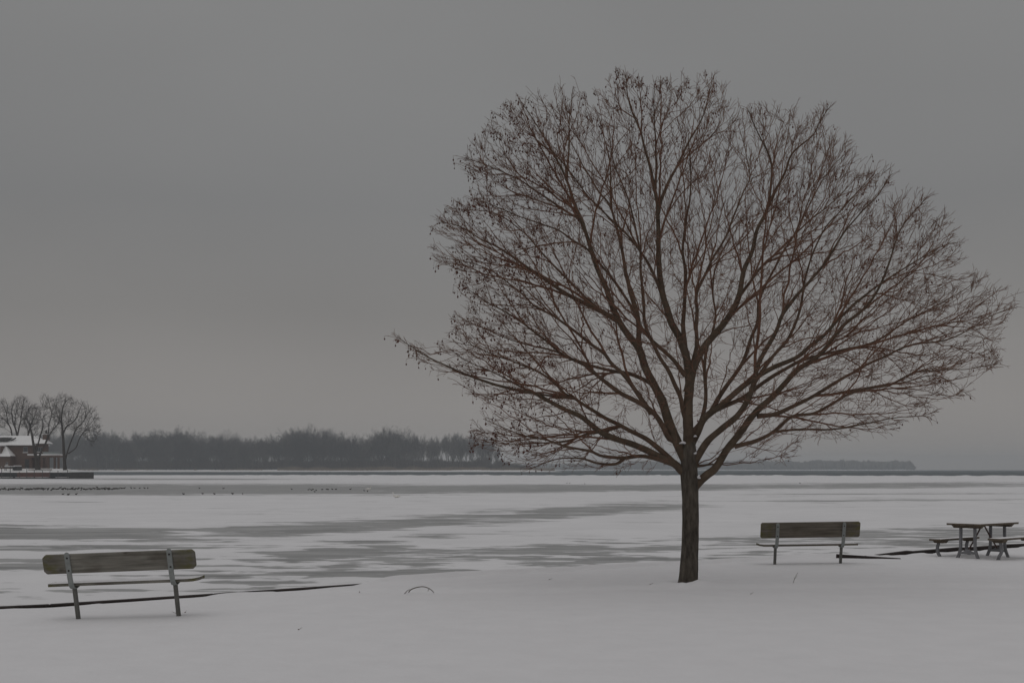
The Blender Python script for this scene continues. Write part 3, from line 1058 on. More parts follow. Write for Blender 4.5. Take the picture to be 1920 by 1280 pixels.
proto_duck = None
rb = np.random.default_rng(4)
GD, LD = 'dark ducks resting on the grey ice', 'small dark duck in the dense line on grey ice off the bulkhead'
LS = 'small dark duck scattered alone on the open grey ice'
ducks = []
for i in range(112):
    px = 222 * (i + rb.uniform(-1.0, 1.0)) / 111.0
    py = 917.2 - 0.004 * px + abs(rb.normal(0, 1.0)) * (1 if rb.random() < 0.75 else -1)
    ducks.append((px, py, LD))
for px in (228, 233, 246, 252, 262, 271, 277): ducks.append((px, 915.6 + rb.normal(0, 0.3), LD))
for px, py in ((374, 915.5), (419, 916), (344, 926.5), (380, 926), (402, 926.5), (436, 926.2), (455, 926.2), (547, 917.5), (578, 918.5), (581, 917), (584, 919), (587, 917.5), (590, 922),
               (593, 919.5), (604, 918), (612, 917.5), (615, 918), (623, 917.5), (630, 917.5), (657, 917.5), (683, 920), (689, 921.5), (118, 927), (143, 927), (128, 928)):
    ducks.append((px, py, LS))
for px, py in ((1063, 906), (1068, 906), (1096, 907), (1500, 906)):
    ducks.append((px, py, 'dark duck on snowy ice near the far ice edge'))
for px, py, lab in ducks:
    d = F * (H - ICE_Z) / (py - HY)
    if proto_duck is None:
        proto_duck = bird_mesh('duck', M_DUCK)
        o = proto_duck
    else:
        o = proto_duck.copy()
        COL.objects.link(o)
    o.location = (TX(px, d), d, ICE_Z - 0.005 + (0.02 if d > 380 else 0))
    s = rb.uniform(0.48, 0.68) if lab == LD else rb.uniform(0.40, 0.52)
    o.scale = (s, s * 1.0, s * rb.uniform(0.9, 1.25))
    o.rotation_euler = (0, 0, rb.choice([0, math.pi]) + rb.normal(0, 0.6))
    g = GD + (' in a line' if lab == LD else ' apart from the line' if lab == LS else ' by the far edge')
    tag(o, lab, 'duck', g)
for px, py, rz, lab in ((691, 918.2, 0.2, 'white swan on grey ice among scattered dark ducks'), (743, 932.5, 2.9, 'white swan alone on the snow covered ice')):
    d = F * (H - ICE_Z) / (py - HY)
    o = bird_mesh('swan', M_SWAN, 1.0)
    o.location = (TX(px, d), d, ICE_Z)
    o.rotation_euler = (0, 0, rz)
    o.scale = (0.6, 0.6, 0.5)
    tag(o, lab, 'swan')


# ------------------------------------------------------------------ timber edge of the bank
sw = empty('timber_seawall', (-6.6, 16.6, 0), (0, 0, 0), 'dark timber edge of the snowy bank along the frozen lake', 'seawall')
O_SW = Vector(sw.location)


def beam_between(x0, x1, z0, z1, parent, origin, wid=0.16, hgt=0.26, name='beam', y0=None, y1=None):
    a = Vector((x0, float(shore(x0)) + 0.06 if y0 is None else y0, z0))
    b = Vector((x1, float(shore(x1)) + 0.06 if y1 is None else y1, z1))
    L = (b - a).length
    d = (b - a) / L
    zax = Vector((0, 0, 1))
    side = zax.cross(d).normalized()
    up = d.cross(side)
    Mx = Matrix((d, side, up)).transposed()
    c = (a + b) / 2 + side * wid * 0.5 - up * hgt * 0.5 - origin
    bm = bmesh.new()
    box_bm(bm, c, (L - 0.012, wid, hgt), Mx, 0.008)
    return bm_obj(name, bm, M_BEAM, parent)


edges = [-30, -24, -18, -13, -10.4, -8.2, -6.1, -4.2, -1.9]
ztop = lambda x, k: float(np.mean(land_z(np.linspace(x - 0.6, x + 0.6, 9), shore(np.linspace(x - 0.6, x + 0.6, 9))))) + k
for a, b in zip(edges[:-1], edges[1:]):
    beam_between(a, b, ztop(a, -0.003), ztop(b, -0.003 if b < -3 else -0.020), sw, O_SW)
edges = [7.22, 8.4, 9.9, 11.3, 13.2, 16, 20, 26]
for i, (a, b) in enumerate(zip(edges[:-1], edges[1:])):
    beam_between(a, b, ztop(a, [-0.02, 0.03, 0.05, 0.05, 0.03, 0.02, 0.02][i]), ztop(b, [0.05, 0.065, 0.04, 0.02, 0.02, 0.02, 0.02][i]), sw, O_SW)
qa, qb = P(1568, 1042, 25.15), P(1690, 1047.5, 24.95)
lb = empty('fallen_beam', (qa[0], qa[1], 0), (0, 0, 0), 'short dark squared timber half sunk in snow behind the bench by the picnic table', 'beam')
za, zb = float(land_z(qa[0], qa[1])) + 0.075, float(land_z(qb[0], qb[1])) + 0.012
o = beam_between(qa[0], qb[0], za, zb, lb, Vector(lb.location), 0.11, 0.09, 'timber', qa[1], qb[1])


# ------------------------------------------------------------------ park benches
def strap_bm(bm, path, x, width, thick):
    """flat bar swept through (y, z) points at a given x"""
    n = len(path)
    rings = []
    for i in range(n):
        a = Vector(path[max(0, i - 1)]); b = Vector(path[min(n - 1, i + 1)])
        t = (b - a).normalized()
        nn_ = Vector((-t.y, t.x))
        p = Vector(path[i])
        ring = []
        for sx, so in ((-1, -1), (1, -1), (1, 1), (-1, 1)):
            q = p + nn_ * so * thick / 2
            ring.append(bm.verts.new((x + sx * width / 2, q.x, q.y)))
        rings.append(ring)
    for r0_, r1_ in zip(rings[:-1], rings[1:]):
        for i in range(4): bm.faces.new((r0_[i], r0_[(i + 1) % 4], r1_[(i + 1) % 4], r1_[i]))
    bm.faces.new(rings[0][::-1]); bm.faces.new(rings[-1])


def bez(pts, n):
    """Catmull-Rom through points"""
    pts = np.array(pts, float)
    q = np.vstack([2 * pts[0] - pts[1], pts, 2 * pts[-1] - pts[-2]])
    out = []
    m = len(pts) - 1
    for i in range(m):
        p0, p1, p2, p3 = q[i:i + 4]
        for t in np.linspace(0, 1, n, endpoint=(i == m - 1)):
            out.append(0.5 * ((2 * p1) + (-p0 + p2) * t + (2 * p0 - 5 * p1 + 4 * p2 - p3) * t * t + (-p0 + 3 * p1 - 3 * p2 + p3) * t ** 3))
    return np.array(out)


def park_bench(loc, rz, roll, wood, label, warp, cut, scale=1.0, hB=0.232):
    root = empty('park_bench', loc, (0, roll, rz), label, 'bench')
    root.scale = (scale,) * 3
    W = 1.80
    # back board with cut corners, leaning back
    bm = bmesh.new()
    c = cut
    outl = [(-W / 2 + c, 0), (W / 2 - c, 0), (W / 2, c), (W / 2, hB - c), (W / 2 - c, hB), (-W / 2 + c, hB), (-W / 2, hB - c), (-W / 2, c)]
    fr = [bm.verts.new((x_, 0, z_)) for x_, z_ in outl]
    bk = [bm.verts.new((x_, 0.042, z_)) for x_, z_ in outl]
    bm.faces.new(fr); bm.faces.new(bk[::-1])
    for i in range(8): bm.faces.new((fr[i], fr[(i + 1) % 8], bk[(i + 1) % 8], bk[i]))
    bmesh.ops.bevel(bm, geom=list(bm.edges), offset=0.005, segments=1, affect='EDGES')
    tilt = Matrix.Rotation(R(15), 3, 'X')
    for v in bm.verts: v.co = tilt @ v.co + Vector((0, -0.150, 0.556))
    bm_obj('back_board', bm, wood, root)
    # seat board, its end slightly warped upward
    bm = bmesh.new()
    n = 24
    rings = []
    for i in range(n + 1):
        u = -W / 2 + W * i / n
        up = 0.014 * max(0, (u * warp - 0.76) / 0.14) ** 2
        rings.append([bm.verts.new((u, y_, z_ + up)) for y_, z_ in ((-0.055, 0.400), (0.205, 0.405), (0.205, 0.439), (-0.055, 0.434))])
    for a, b in zip(rings[:-1], rings[1:]):
        for i in range(4): bm.faces.new((a[i], a[(i + 1) % 4], b[(i + 1) % 4], b[i]))
    bm.faces.new(rings[0][::-1]); bm.faces.new(rings[-1])
    bm_obj('seat_board', bm, wood, root)
    bm = bmesh.new()
    G = []
    for i in range(41):
        u = -W / 2 + 0.01 + (W - 0.02) * i / 40
        up = 0.014 * max(0, (u * warp - 0.76) / 0.14) ** 2
        row = []
        for j in range(7):
            f = j / 6
            edge = min(1, f * 4, (1 - f) * 4) * min(1, i / 2, (40 - i) / 2)
            hh = (0.012 + 0.007 * float(vnoise(u * 4, f * 3, 7))) * edge
            row.append(bm.verts.new((u, -0.048 + 0.246 * f, 0.4345 + 0.005 * f + up + hh)))
        G.append(row)
    for i in range(40):
        for j in range(6): bm.faces.new((G[i][j], G[i + 1][j], G[i + 1][j + 1], G[i][j + 1]))
    bm_obj('snow_cover', bm, M_SNOW, root, True)
    zt_ = 0.556 + hB * 0.966 - (0.0 if hB < 0.25 else 0.03)
    yt_ = -0.163 - (zt_ - 0.575) * 0.268
    path = bez([(yt_, zt_), (-0.163, 0.575), (-0.132, 0.47), (-0.098, 0.405), (-0.035, 0.372), (0.05, 0.385), (0.13, 0.404), (0.19, 0.409)], 5)
    for sx in (-0.60, 0.605):
        bm = bmesh.new()
        strap_bm(bm, path, sx, 0.060, 0.012)
        br_ = bm_obj('bracket', bm, M_STEEL, root)
        T = Tubes()                                     # rounded head of the bar
        bm = bmesh.new()
        r = bmesh.ops.create_cone(bm, cap_ends=True, segments=16, radius1=0.030, radius2=0.030, depth=0.0122)
        for v in r['verts']: v.co = Matrix.Rotation(R(105), 3, 'X') @ v.co + Vector((sx, yt_, zt_))
        bm_obj('bar_end', bm, M_STEEL, br_)
        for zz in (zt_ - 0.04, 0.59):
            yy = -0.163 - (zz - 0.575) * 0.268
            bm = bmesh.new()
            r = bmesh.ops.create_cone(bm, cap_ends=True, segments=10, radius1=0.012, radius2=0.009, depth=0.012)
            for v in r['verts']: v.co = Matrix.Rotation(R(105), 3, 'X') @ v.co + Vector((sx, yy - 0.011, zz))
            bm_obj('bolt', bm, M_BOLT, br_)
        box('leg', (0, 0, 0), (0.046, 0.046, 0.80), M_POST, root, bevel=0.006)
        leg = root.children[-1] if False else bpy.context.scene.objects[-1] if False else None
    # legs: straight posts raked forward a little, feet under the snow
    for lg, sx in zip([c_ for c_ in COL.objects if c_.parent == root and c_.name.startswith('leg')], (-0.60, 0.605)):
        a, b = Vector((sx, -0.012, 0.384)), Vector((sx, 0.14, -0.30))
        z = (a - b).normalized()
        y = z.cross(Vector((1, 0, 0))).normalized()
        Mx = Matrix((Vector((1, 0, 0)), y, z)).transposed()
        L = (a - b).length
        for v in lg.data.vertices:
            v.co = Mx @ Vector((v.co.x, v.co.y, v.co.z / 0.80 * L)) + (a + b) / 2
    return root


x_, y_ = -4.53, 15.25
z_ = float(land_z(x_ + 0.0, y_ + 0.09))
b1 = park_bench((x_ - 0.045, y_ - 0.07, z_ + 0.01), R(-1.5), R(-2.3), M_WOOD, 'pale weathered board bench with clipped corners and galvanised brackets', 1, 0.034)
x_, y_ = 5.50, 23.75
z_ = H - (1052.5 - HY) / F * y_
b2 = park_bench((x_ - 0.02, y_ - 0.08, z_ - 0.11), R(2.0), R(-0.7), M_WOOD2, 'dark board bench with rounded corners between the tree and the picnic table', -1, 0.022, 1.02, 0.285)

# ------------------------------------------------------------------ picnic table and its benches
TB_D = 25.7
tpos = P(1843, 1043, TB_D)
tz = tpos[2]
tyaw = R(41)
table = empty('picnic_table', (tpos[0], TB_D, tz), (0, 0, tyaw), 'wooden picnic table on curved cast legs with crossed braces', 'table')
for i in range(5):
    box('plank', (0, -0.292 + 0.146 * i, 0.665), (1.52, 0.136, 0.038), M_TBOARD, table, bevel=0.004)
bm = bmesh.new()
G = []
for i in range(31):
    u = -0.75 + 1.5 * i / 30
    row = []
    for j in range(9):
        f = j / 8
        edge = min(1, f * 5, (1 - f) * 5) * min(1, i / 2, (30 - i) / 2)
        row.append(bm.verts.new((u, -0.355 + 0.71 * f, 0.6845 + (0.010 + 0.006 * float(vnoise(u * 4, f * 5, 17))) * edge)))
    G.append(row)
for i in range(30):
    for j in range(8): bm.faces.new((G[i][j], G[i + 1][j], G[i + 1][j + 1], G[i][j + 1]))
bm_obj('snow_cover', bm, M_SNOW, table, True)
lp = bez([(0.150, 0.60), (0.152, 0.40), (0.156, 0.20), (0.185, 0.08), (0.222, -0.01), (0.235, -0.06)], 4)
for sx in (-0.58, 0.58):
    prism('batten', [(-0.34, 0.646), (0.34, 0.646), (0.28, 0.590), (-0.28, 0.590)], sx - 0.04, sx + 0.04, M_TBOARD, table, 'x')
    for sy in (-1, 1):
        bm = bmesh.new()
        strap_bm(bm, [(sy * a, b) for a, b in lp], sx, 0.046, 0.048)
        bm_obj('leg', bm, M_CAST, table)
    prism('stretcher', [(-0.165, 0.075), (0.165, 0.075), (0.155, 0.115), (0.07, 0.135), (0.035, 0.17), (-0.035, 0.17), (-0.07, 0.135), (-0.155, 0.115)], sx - 0.02, sx + 0.02, M_CAST, table, 'x')
    T = Tubes()
    T.add([[(0.04 * np.sign(sx), 0, 0.635), (sx * 0.5, 0, 0.39), (sx * 0.97, 0, 0.15)]], [[0.016, 0.016, 0.016]], 6)
    T.obj('brace', M_BRACE, table)
box('batten', (0, 0, 0.632), (0.06, 0.62, 0.028), M_TBOARD, table)

for sy, lab in ((1, 'picnic bench on the lake side of the picnic table'), (-1, 'snow dusted picnic bench on the near side of the picnic table')):
    off_ = Matrix.Rotation(tyaw, 3, 'Z') @ Vector((0.02, 0.63 * sy, 0))
    bn = empty('picnic_bench', (tpos[0] + off_.x, TB_D + off_.y, tz + (0.0 if sy > 0 else 0.06)), (0, 0, tyaw), lab, 'bench')
    for k in (-1, 1): box('plank', (0, 0.068 * k, 0.335), (1.50, 0.130, 0.036), M_TBOARD, bn, bevel=0.004)
    for sx in (-0.56, 0.56):
        prism('batten', [(-0.13, 0.317), (0.13, 0.317), (0.09, 0.265), (-0.09, 0.265)], sx - 0.06, sx + 0.10, M_TBOARD, bn, 'x')
        pp = bez([(0.03 * sy, 0.27), (0.055 * sy, 0.18), (0.05 * sy, 0.08), (-0.0 * sy, -0.01), (-0.03 * sy, -0.12)], 5)
        bm = bmesh.new()
        strap_bm(bm, [tuple(p) for p in pp], sx, 0.046, 0.050)
        bm_obj('leg', bm, M_CAST, bn)
        box('foot', (sx, 0, -0.125), (0.07, 0.30, 0.04), M_CAST, bn, bevel=0.008)
    bm = bmesh.new()
    nS, k = 26, 5
    G = []
    for i in range(nS + 1):
        u = -0.74 + 1.48 * i / nS
        row = []
        for j in range(k):
            v_ = -0.125 + 0.25 * j / (k - 1)
            edge = min(1, (0.125 - abs(v_)) / 0.04 + 0.05) * min(1, (0.74 - abs(u)) / 0.06 + 0.05)
            hh = (0.010 + 0.008 * float(vnoise(u * 3, v_ * 9, 5 + sy))) * edge * (1.0 if sy < 0 else 0.55)
            row.append(bm.verts.new((u, v_, 0.3535 + max(0.0006, hh))))
        G.append(row)
    for i in range(nS):
        for j in range(k - 1): bm.faces.new((G[i][j], G[i + 1][j], G[i + 1][j + 1], G[i][j + 1]))
    bm_obj('snow_cover', bm, M_SNOW, bn, True)

# ------------------------------------------------------------------ weeds poking from the snow
def on_land(px, py):
    d = H * F / (py - HY)
    for _ in range(6):
        z = float(land_z(TX(px, d), d))
        d = (H - z) * F / (py - HY)
    return np.array([TX(px, d), d, z])


g0 = on_land(760, 1110)
wd = empty('bent_weed', tuple(g0), (0, 0, 0), 'thin weed stem arched over into the smooth snow', 'weed')
d0 = g0[1]


def stem(pts, r, name, parent, d=d0):
    p = bez([P(a, b, d) - g_o for a, b in pts], 5)
    T = Tubes()
    T.add([p], [np.linspace(r, r * 0.6, len(p))], 5)
    return T.obj(name, M_STALK, parent)


g_o = g0
stem([(758, 1113), (763, 1107.5), (768, 1104)], 0.006, 'stem', wd)
stem([(766, 1110), (770, 1105), (778, 1101.5), (787, 1099.5), (794, 1099.2), (801, 1101), (807, 1104), (812, 1108.5), (813, 1111)], 0.008, 'stem', wd)
stem([(805.5, 1103), (803, 1105), (802.5, 1108)], 0.005, 'side_stem', wd)
g_o = on_land(1486, 1098)
st = empty('dry_stalk', tuple(g_o), (0, 0, 0), 'lone thin stalk leaning out of the snow by the dark bench', 'stalk')
stem([(1485.5, 1101), (1488, 1090), (1491, 1081), (1496, 1073)], 0.004, 'stem', st, g_o[1])
stem([(1489.5, 1085), (1493, 1081), (1494.5, 1078)], 0.003, 'side_stem', st, g_o[1])
for px, py in ((1030, 1086), (1408, 1113), (674, 1110), (347, 1148), (330, 1149), (1219, 1095), (560, 1180)):
    q = on_land(px, py)
    lf = empty('fallen_seed_pod', tuple(q), (0, 0, px), 'tiny dark seed pod fallen on the smooth snow', 'seed pod', 'seed pods fallen on the snow')
    bm = bmesh.new()
    bmesh.ops.create_icosphere(bm, subdivisions=1, radius=0.009)
    for v in bm.verts: v.co = Vector((v.co.x * 1.4, v.co.y, v.co.z * 0.6 + 0.004))
    bm_obj('pod', bm, M_POD, lf)
    T = Tubes()
    T.add([[(0.015, 0, 0.006), (0.035, 0.004, 0.016), (0.05, 0.0, 0.022)]], [[0.002, 0.002, 0.001]], 4)
    T.obj('pod_stalk', M_STALK, lf)

# ------------------------------------------------------------------ the bare tree
TD = TREE_Y
base_z = float(land_z(TREE_X, TREE_Y))
B0 = np.array([TREE_X, TREE_Y, base_z])
tree = empty('bare_tree', tuple(B0), (0, 0, 0), 'big spreading bare tree hung with dark seed pods on the snowy bank', 'tree')
PXM = F / TD                     # photograph pixels per metre at the trunk


def W3(x, y, dy):
    return P(x, y, TD + dy)


rg = np.random.default_rng(2024)
trunk_px = [(1290, 1106, 48), (1290, 1099, 42.5), (1290.5, 1088, 37.5), (1291.5, 1060, 34.5), (1293, 1020, 32), (1294, 975, 30.5), (1294, 935, 30.5),
            (1293, 905, 32), (1292, 885, 32), (1292, 865, 29), (1292, 845, 27), (1292, 828, 22)]
cp = bez([(a, b, c) for a, b, c in trunk_px], 6)
tp = np.array([W3(a, b, 0) for a, b, c in cp])
tr = cp[:, 2] / 2 / PXM
v, q = tube_arrays(tp[None], tr[None], 28)
ang = np.tile(np.arange(28), len(tp))
ring_i = np.repeat(np.arange(len(tp)), 28)
cen = tp[ring_i]
rad = v - cen
zz = v[:, 2]
fl = 1 + 0.035 * np.sin(ang / 28 * 2 * np.pi * 3 + zz * 1.3) + 0.05 * vnoise(ang / 28 * 22.0, zz * 2.2, 51) * 0.6 + 0.03 * vnoise(ang * 0.9, zz * 7, 52)
butt = np.exp(-(zz - base_z) / 0.16) * 0.10 * np.sin(ang / 28 * 2 * np.pi * 5 + 1.0)
v = cen + rad * (fl + np.clip(butt, -0.1, 0.12))[:, None]
mesh_np('trunk', v - B0, [q], M_BARK, tree, True)

# (pixel path, end depth in metres, width at start and end in pixels)
LIMBS = [
    ([(1292, 834), (1290, 790), (1290, 751), (1293, 712), (1288, 673), (1275, 634), (1259, 603), (1243, 556), (1237, 498), (1235, 439), (1234, 397), (1222, 331), (1203, 256), (1181, 194), (1172, 140)], -0.3, 20, 2.2),
    ([(1234, 400), (1240, 372), (1262, 328), (1290, 269), (1318, 220), (1338, 146)], 0.7, 7, 2),
    ([(1229, 355), (1230, 287), (1226, 225), (1228, 160)], -0.8, 5, 2),
    ([(1290, 868), (1278, 846), (1257, 798), (1241, 751), (1218, 709), (1198, 654), (1179, 630), (1159, 599), (1140, 552), (1120, 501), (1105, 455), (1091, 412), (1081, 390), (1059, 331), (1037, 287), (1016, 250), (984, 200), (972, 184)], 0.9, 20, 2),
    ([(1062, 338), (1067, 275), (1066, 225), (1076, 163)], 1.5, 5, 2),
    ([(1159, 601), (1128, 584), (1089, 564), (1058, 548), (1010, 515), (956, 478), (906, 450), (862, 425), (828, 416)], -0.9, 10, 2),
    ([(1198, 650), (1195, 591), (1183, 548), (1171, 498), (1160, 440), (1144, 387), (1122, 359), (1097, 319), (1081, 287), (1050, 230)], 2.2, 10, 2),
    ([(1146, 392), (1144, 344), (1141, 287), (1120, 215)], 2.4, 5, 2),
    ([(1290, 893), (1276, 880), (1264, 868), (1243, 860), (1206, 840), (1165, 827), (1133, 814), (1112, 798), (1086, 780), (1060, 767), (1019, 746), (993, 735), (925, 720), (865, 699), (800, 668), (770, 650), (746, 634)], -0.6, 15, 1.8),
    ([(1264, 868), (1248, 852), (1227, 834), (1206, 819), (1165, 798), (1144, 788), (1126, 777), (1094, 756), (1076, 746), (1060, 740), (1042, 720), (1019, 702), (987, 686), (930, 668), (890, 650), (848, 640)], 0.9, 11, 1.8),
    ([(1078, 747), (1021, 741), (985, 728), (930, 700), (880, 678), (845, 655)], -1.4, 5, 1.6),
    ([(1262, 824), (1253, 819), (1237, 790), (1222, 772), (1201, 756), (1175, 743), (1157, 733), (1125, 709), (1102, 688), (1076, 675), (1055, 665), (1029, 642), (1003, 621), (972, 600), (930, 575), (880, 545)], -2.2, 11, 1.8),
    ([(1222, 775), (1201, 746), (1170, 704), (1146, 681), (1131, 660), (1102, 639), (1076, 618), (1055, 603), (1000, 570), (940, 520), (890, 496), (826, 482)], 2.2, 9, 1.8),
    ([(1232, 724), (1191, 704), (1152, 696), (1112, 686), (1081, 675), (1030, 655), (970, 640), (900, 612), (858, 592)], 2.8, 8, 1.6),
    ([(1266, 870), (1230, 860), (1201, 856), (1165, 858), (1128, 855), (1107, 847), (1060, 837), (1024, 824), (982, 816), (946, 803), (906, 786)], -1.8, 9, 1.6),
    ([(1172, 858), (1154, 870), (1120, 868), (1085, 858), (1040, 862), (990, 880)], -2.2, 6, 1.4),
    ([(1165, 798), (1140, 806), (1100, 815), (1060, 826), (1010, 830), (950, 832), (900, 815)], 2.0, 6, 1.4),
    # right side
    ([(1297, 918), (1307, 906), (1326, 889), (1340, 878), (1363, 844), (1382, 816), (1398, 798), (1423, 766), (1451, 742), (1469, 721), (1497, 693), (1525, 675), (1546, 654), (1581, 612), (1602, 594), (1630, 566), (1651, 531), (1669, 485), (1690, 430), (1735, 372)], -0.5, 17, 1.8),
    ([(1420, 780), (1451, 776), (1483, 763), (1525, 742), (1567, 717), (1609, 693), (1659, 668), (1704, 647), (1775, 636), (1820, 615), (1855, 594), (1908, 574)], 0.8, 8.5, 1.8),
    ([(1377, 837), (1416, 826), (1448, 809), (1483, 780), (1525, 773), (1567, 752), (1616, 731), (1669, 721), (1722, 696), (1792, 693), (1873, 682)], -1.6, 8, 1.6),
    ([(1448, 809), (1511, 805), (1567, 803), (1616, 796), (1669, 784), (1722, 780), (1743, 782)], -2.2, 5, 1.4),
    ([(1294, 880), (1305, 861), (1328, 826), (1353, 805), (1381, 780), (1402, 752), (1412, 721), (1423, 678), (1455, 620), (1467, 590), (1493, 555), (1525, 520), (1553, 482), (1581, 439), (1603, 410), (1639, 374), (1665, 336)], -1.9, 14, 1.8),
    ([(1294, 836), (1307, 812), (1321, 784), (1353, 759), (1384, 731), (1416, 708), (1448, 690), (1476, 678), (1500, 665), (1530, 640), (1560, 612), (1600, 570), (1640, 540), (1700, 500), (1760, 465), (1798, 455)], 1.2, 14, 1.8),
    ([(1310, 805), (1328, 777), (1370, 756), (1405, 738), (1440, 711), (1476, 689), (1520, 670), (1580, 655), (1640, 640), (1700, 600), (1760, 570), (1845, 520)], 2.4, 10, 1.6),
    ([(1525, 742), (1580, 735), (1640, 725), (1700, 715), (1760, 705), (1816, 740)], 1.8, 5, 1.4),
    ([(1290, 735), (1300, 690), (1320, 650), (1347, 619), (1370, 591), (1386, 556), (1394, 509), (1409, 474), (1421, 431), (1439, 391), (1445, 345), (1445, 300), (1423, 252), (1402, 206)], -1.0, 16, 2),
    ([(1439, 388), (1471, 326), (1487, 287), (1523, 255), (1539, 226), (1555, 202)], -1.6, 6, 1.8),
    ([(1292, 712), (1305, 650), (1306, 587), (1306, 550), (1331, 498), (1359, 447), (1371, 416), (1394, 362), (1405, 320), (1385, 240)], 1.6, 9, 1.8),
    ([(1284, 650), (1281, 600), (1284, 548), (1284, 498), (1280, 459), (1288, 400), (1296, 340), (1290, 260)], -1.8, 9, 1.8),
    ([(1296, 812), (1314, 790), (1323, 751), (1320, 697), (1324, 660), (1340, 600), (1337, 540), (1350, 480), (1400, 400)], 2.6, 9, 1.8),
    ([(1331, 775), (1345, 750), (1362, 724), (1390, 685), (1409, 634), (1421, 603), (1424, 560), (1460, 490), (1510, 400), (1545, 330), (1600, 275)], 2.4, 9, 1.8),
    ([(1412, 721), (1440, 680), (1480, 630), (1500, 580), (1510, 520), (1540, 440), (1590, 380), (1640, 325)], -2.6, 7, 1.7),
    ([(1285, 705), (1261, 673), (1222, 638), (1202, 611), (1180, 570), (1130, 500), (1090, 460), (1040, 430), (960, 400), (890, 372)], -1.8, 8, 1.7),
    ([(1287, 790), (1280, 767), (1273, 736), (1253, 697), (1230, 654), (1210, 610), (1205, 560), (1200, 480), (1185, 400), (1150, 300), (1140, 240)], -2.6, 9, 1.7),
    ([(1241, 553), (1222, 505), (1190, 455), (1150, 415), (1105, 370), (1050, 300), (1000, 260)], -1.6, 6, 1.6),
    ([(1386, 556), (1420, 510), (1450, 480), (1500, 430), (1560, 380), (1610, 330)], 0.4, 6, 1.6),
    ([(1091, 412), (1060, 395), (1010, 360), (960, 330), (900, 305), (872, 296)], 0.2, 5, 1.6),
    ([(1128, 584), (1080, 540), (1030, 490), (985, 440), (930, 400), (850, 392)], 1.8, 6, 1.6),
    ([(1302, 874), (1318, 873), (1332, 870), (1343, 871)], 0.25, 6, 5.0),
]
nodes_p, nodes_d, nodes_r = [], [], []           # every point that can carry a branch
nodes_px = []                                    # (x, y, dy)


def add_chain(pts, rad, carry=True):
    if not carry: return
    d = np.gradient(pts, axis=0)
    d /= np.linalg.norm(d, axis=1, keepdims=True) + 1e-9
    nodes_p.append(pts); nodes_d.append(d); nodes_r.append(rad)


limb_chains = []
for li, (path, dend, w0, w1) in enumerate(LIMBS):
    dstart = 0.0
    if nodes_px and li:
        allpx = np.concatenate(nodes_px)
        i = np.argmin((allpx[:, 0] - path[0][0]) ** 2 + (allpx[:, 1] - path[0][1]) ** 2)
        if math.hypot(allpx[i, 0] - path[0][0], allpx[i, 1] - path[0][1]) < 22: dstart = allpx[i, 2]
    c = bez(path, 6)
    seg = np.concatenate([[0], np.cumsum(np.hypot(*np.diff(c, axis=0).T))])
    t = seg / seg[-1]
    n = max(6, int(seg[-1] / 7))
    tt = np.linspace(0, 1, n)
    cx_, cy_ = np.interp(tt, t, c[:, 0]), np.interp(tt, t, c[:, 1])
    # real branches are never quite smooth
    wob = 1.6 * np.minimum(1, tt * 8)
    cx_ = cx_ + wob * vnoise(tt * n * 0.21, li * 3.3, 61)
    cy_ = cy_ + wob * vnoise(tt * n * 0.21, li * 5.1, 62)
    dy = dstart + (dend - dstart) * (0.15 * tt + 0.85 * tt ** 1.3)
    pts = np.array([W3(a, b, e) for a, b, e in zip(cx_, cy_, dy)])
    wdt = w1 * 0.6 + (w0 - w1 * 0.6) * (1 - tt) ** 1.15
    # the collar where a limb leaves its parent
    wdt = wdt * (1 + 0.22 * np.exp(-tt * seg[-1] / 16))
    rad = wdt / 2 / PXM * (1 + 0.05 * vnoise(tt * n * 0.5, li, 63))
    limb_chains.append((pts, rad))
    nodes_px.append(np.stack([cx_, cy_, dy], -1))
    add_chain(pts, rad)
    T = Tubes()
    T.add([pts], [rad], 10 if w0 > 9 else 7)
    ob = T.obj('limb', M_LIMB if w0 < 14 else M_LIMB2, None)
    ob.data.transform(Matrix.Translation(-Vector(B0)))
    ob.parent = tree

# crown outline in the picture; depth is as round as the tree is wide
OUT = np.array([(742, 632), (800, 655), (835, 640), (842, 600), (880, 580), (868, 545), (866, 505), (816, 490), (816, 415), (845, 388), (890, 375), (895, 345), (868, 312), (874, 290), (905, 262),
                (918, 235), (955, 196), (985, 182), (1030, 172), (1078, 160), (1112, 200), (1140, 152), (1168, 136), (1200, 152), (1262, 148), (1310, 143), (1346, 146), (1368, 186), (1400, 192), (1440, 196),
                (1482, 198), (1520, 222), (1556, 200), (1552, 244), (1602, 270), (1612, 312), (1652, 318), (1692, 362), (1738, 368), (1742, 400), (1778, 408), (1802, 452), (1800, 505), (1848, 518), (1882, 540),
                (1908, 575), (1872, 618), (1876, 684), (1824, 706), (1818, 742), (1742, 752), (1746, 792), (1640, 812), (1560, 822), (1500, 842), (1478, 862), (1420, 870), (1372, 852), (1335, 862),
                (1300, 800), (1278, 850), (1240, 872), (1180, 890), (1150, 886), (1080, 876), (1030, 884), (985, 878), (930, 850), (895, 838), (888, 800), (930, 778), (900, 752), (850, 722), (838, 700), (795, 690), (750, 645)], float)


def inside(x, y, OUT=OUT):
    n = len(OUT)
    c = np.zeros(len(x), bool)
    j = n - 1
    for i in range(n):
        xi, yi = OUT[i]; xj, yj = OUT[j]
        cond = ((yi > y) != (yj > y)) & (x < (xj - xi) * (y - yi) / (yj - yi + 1e-12) + xi)
        c ^= cond
        j = i
    return c


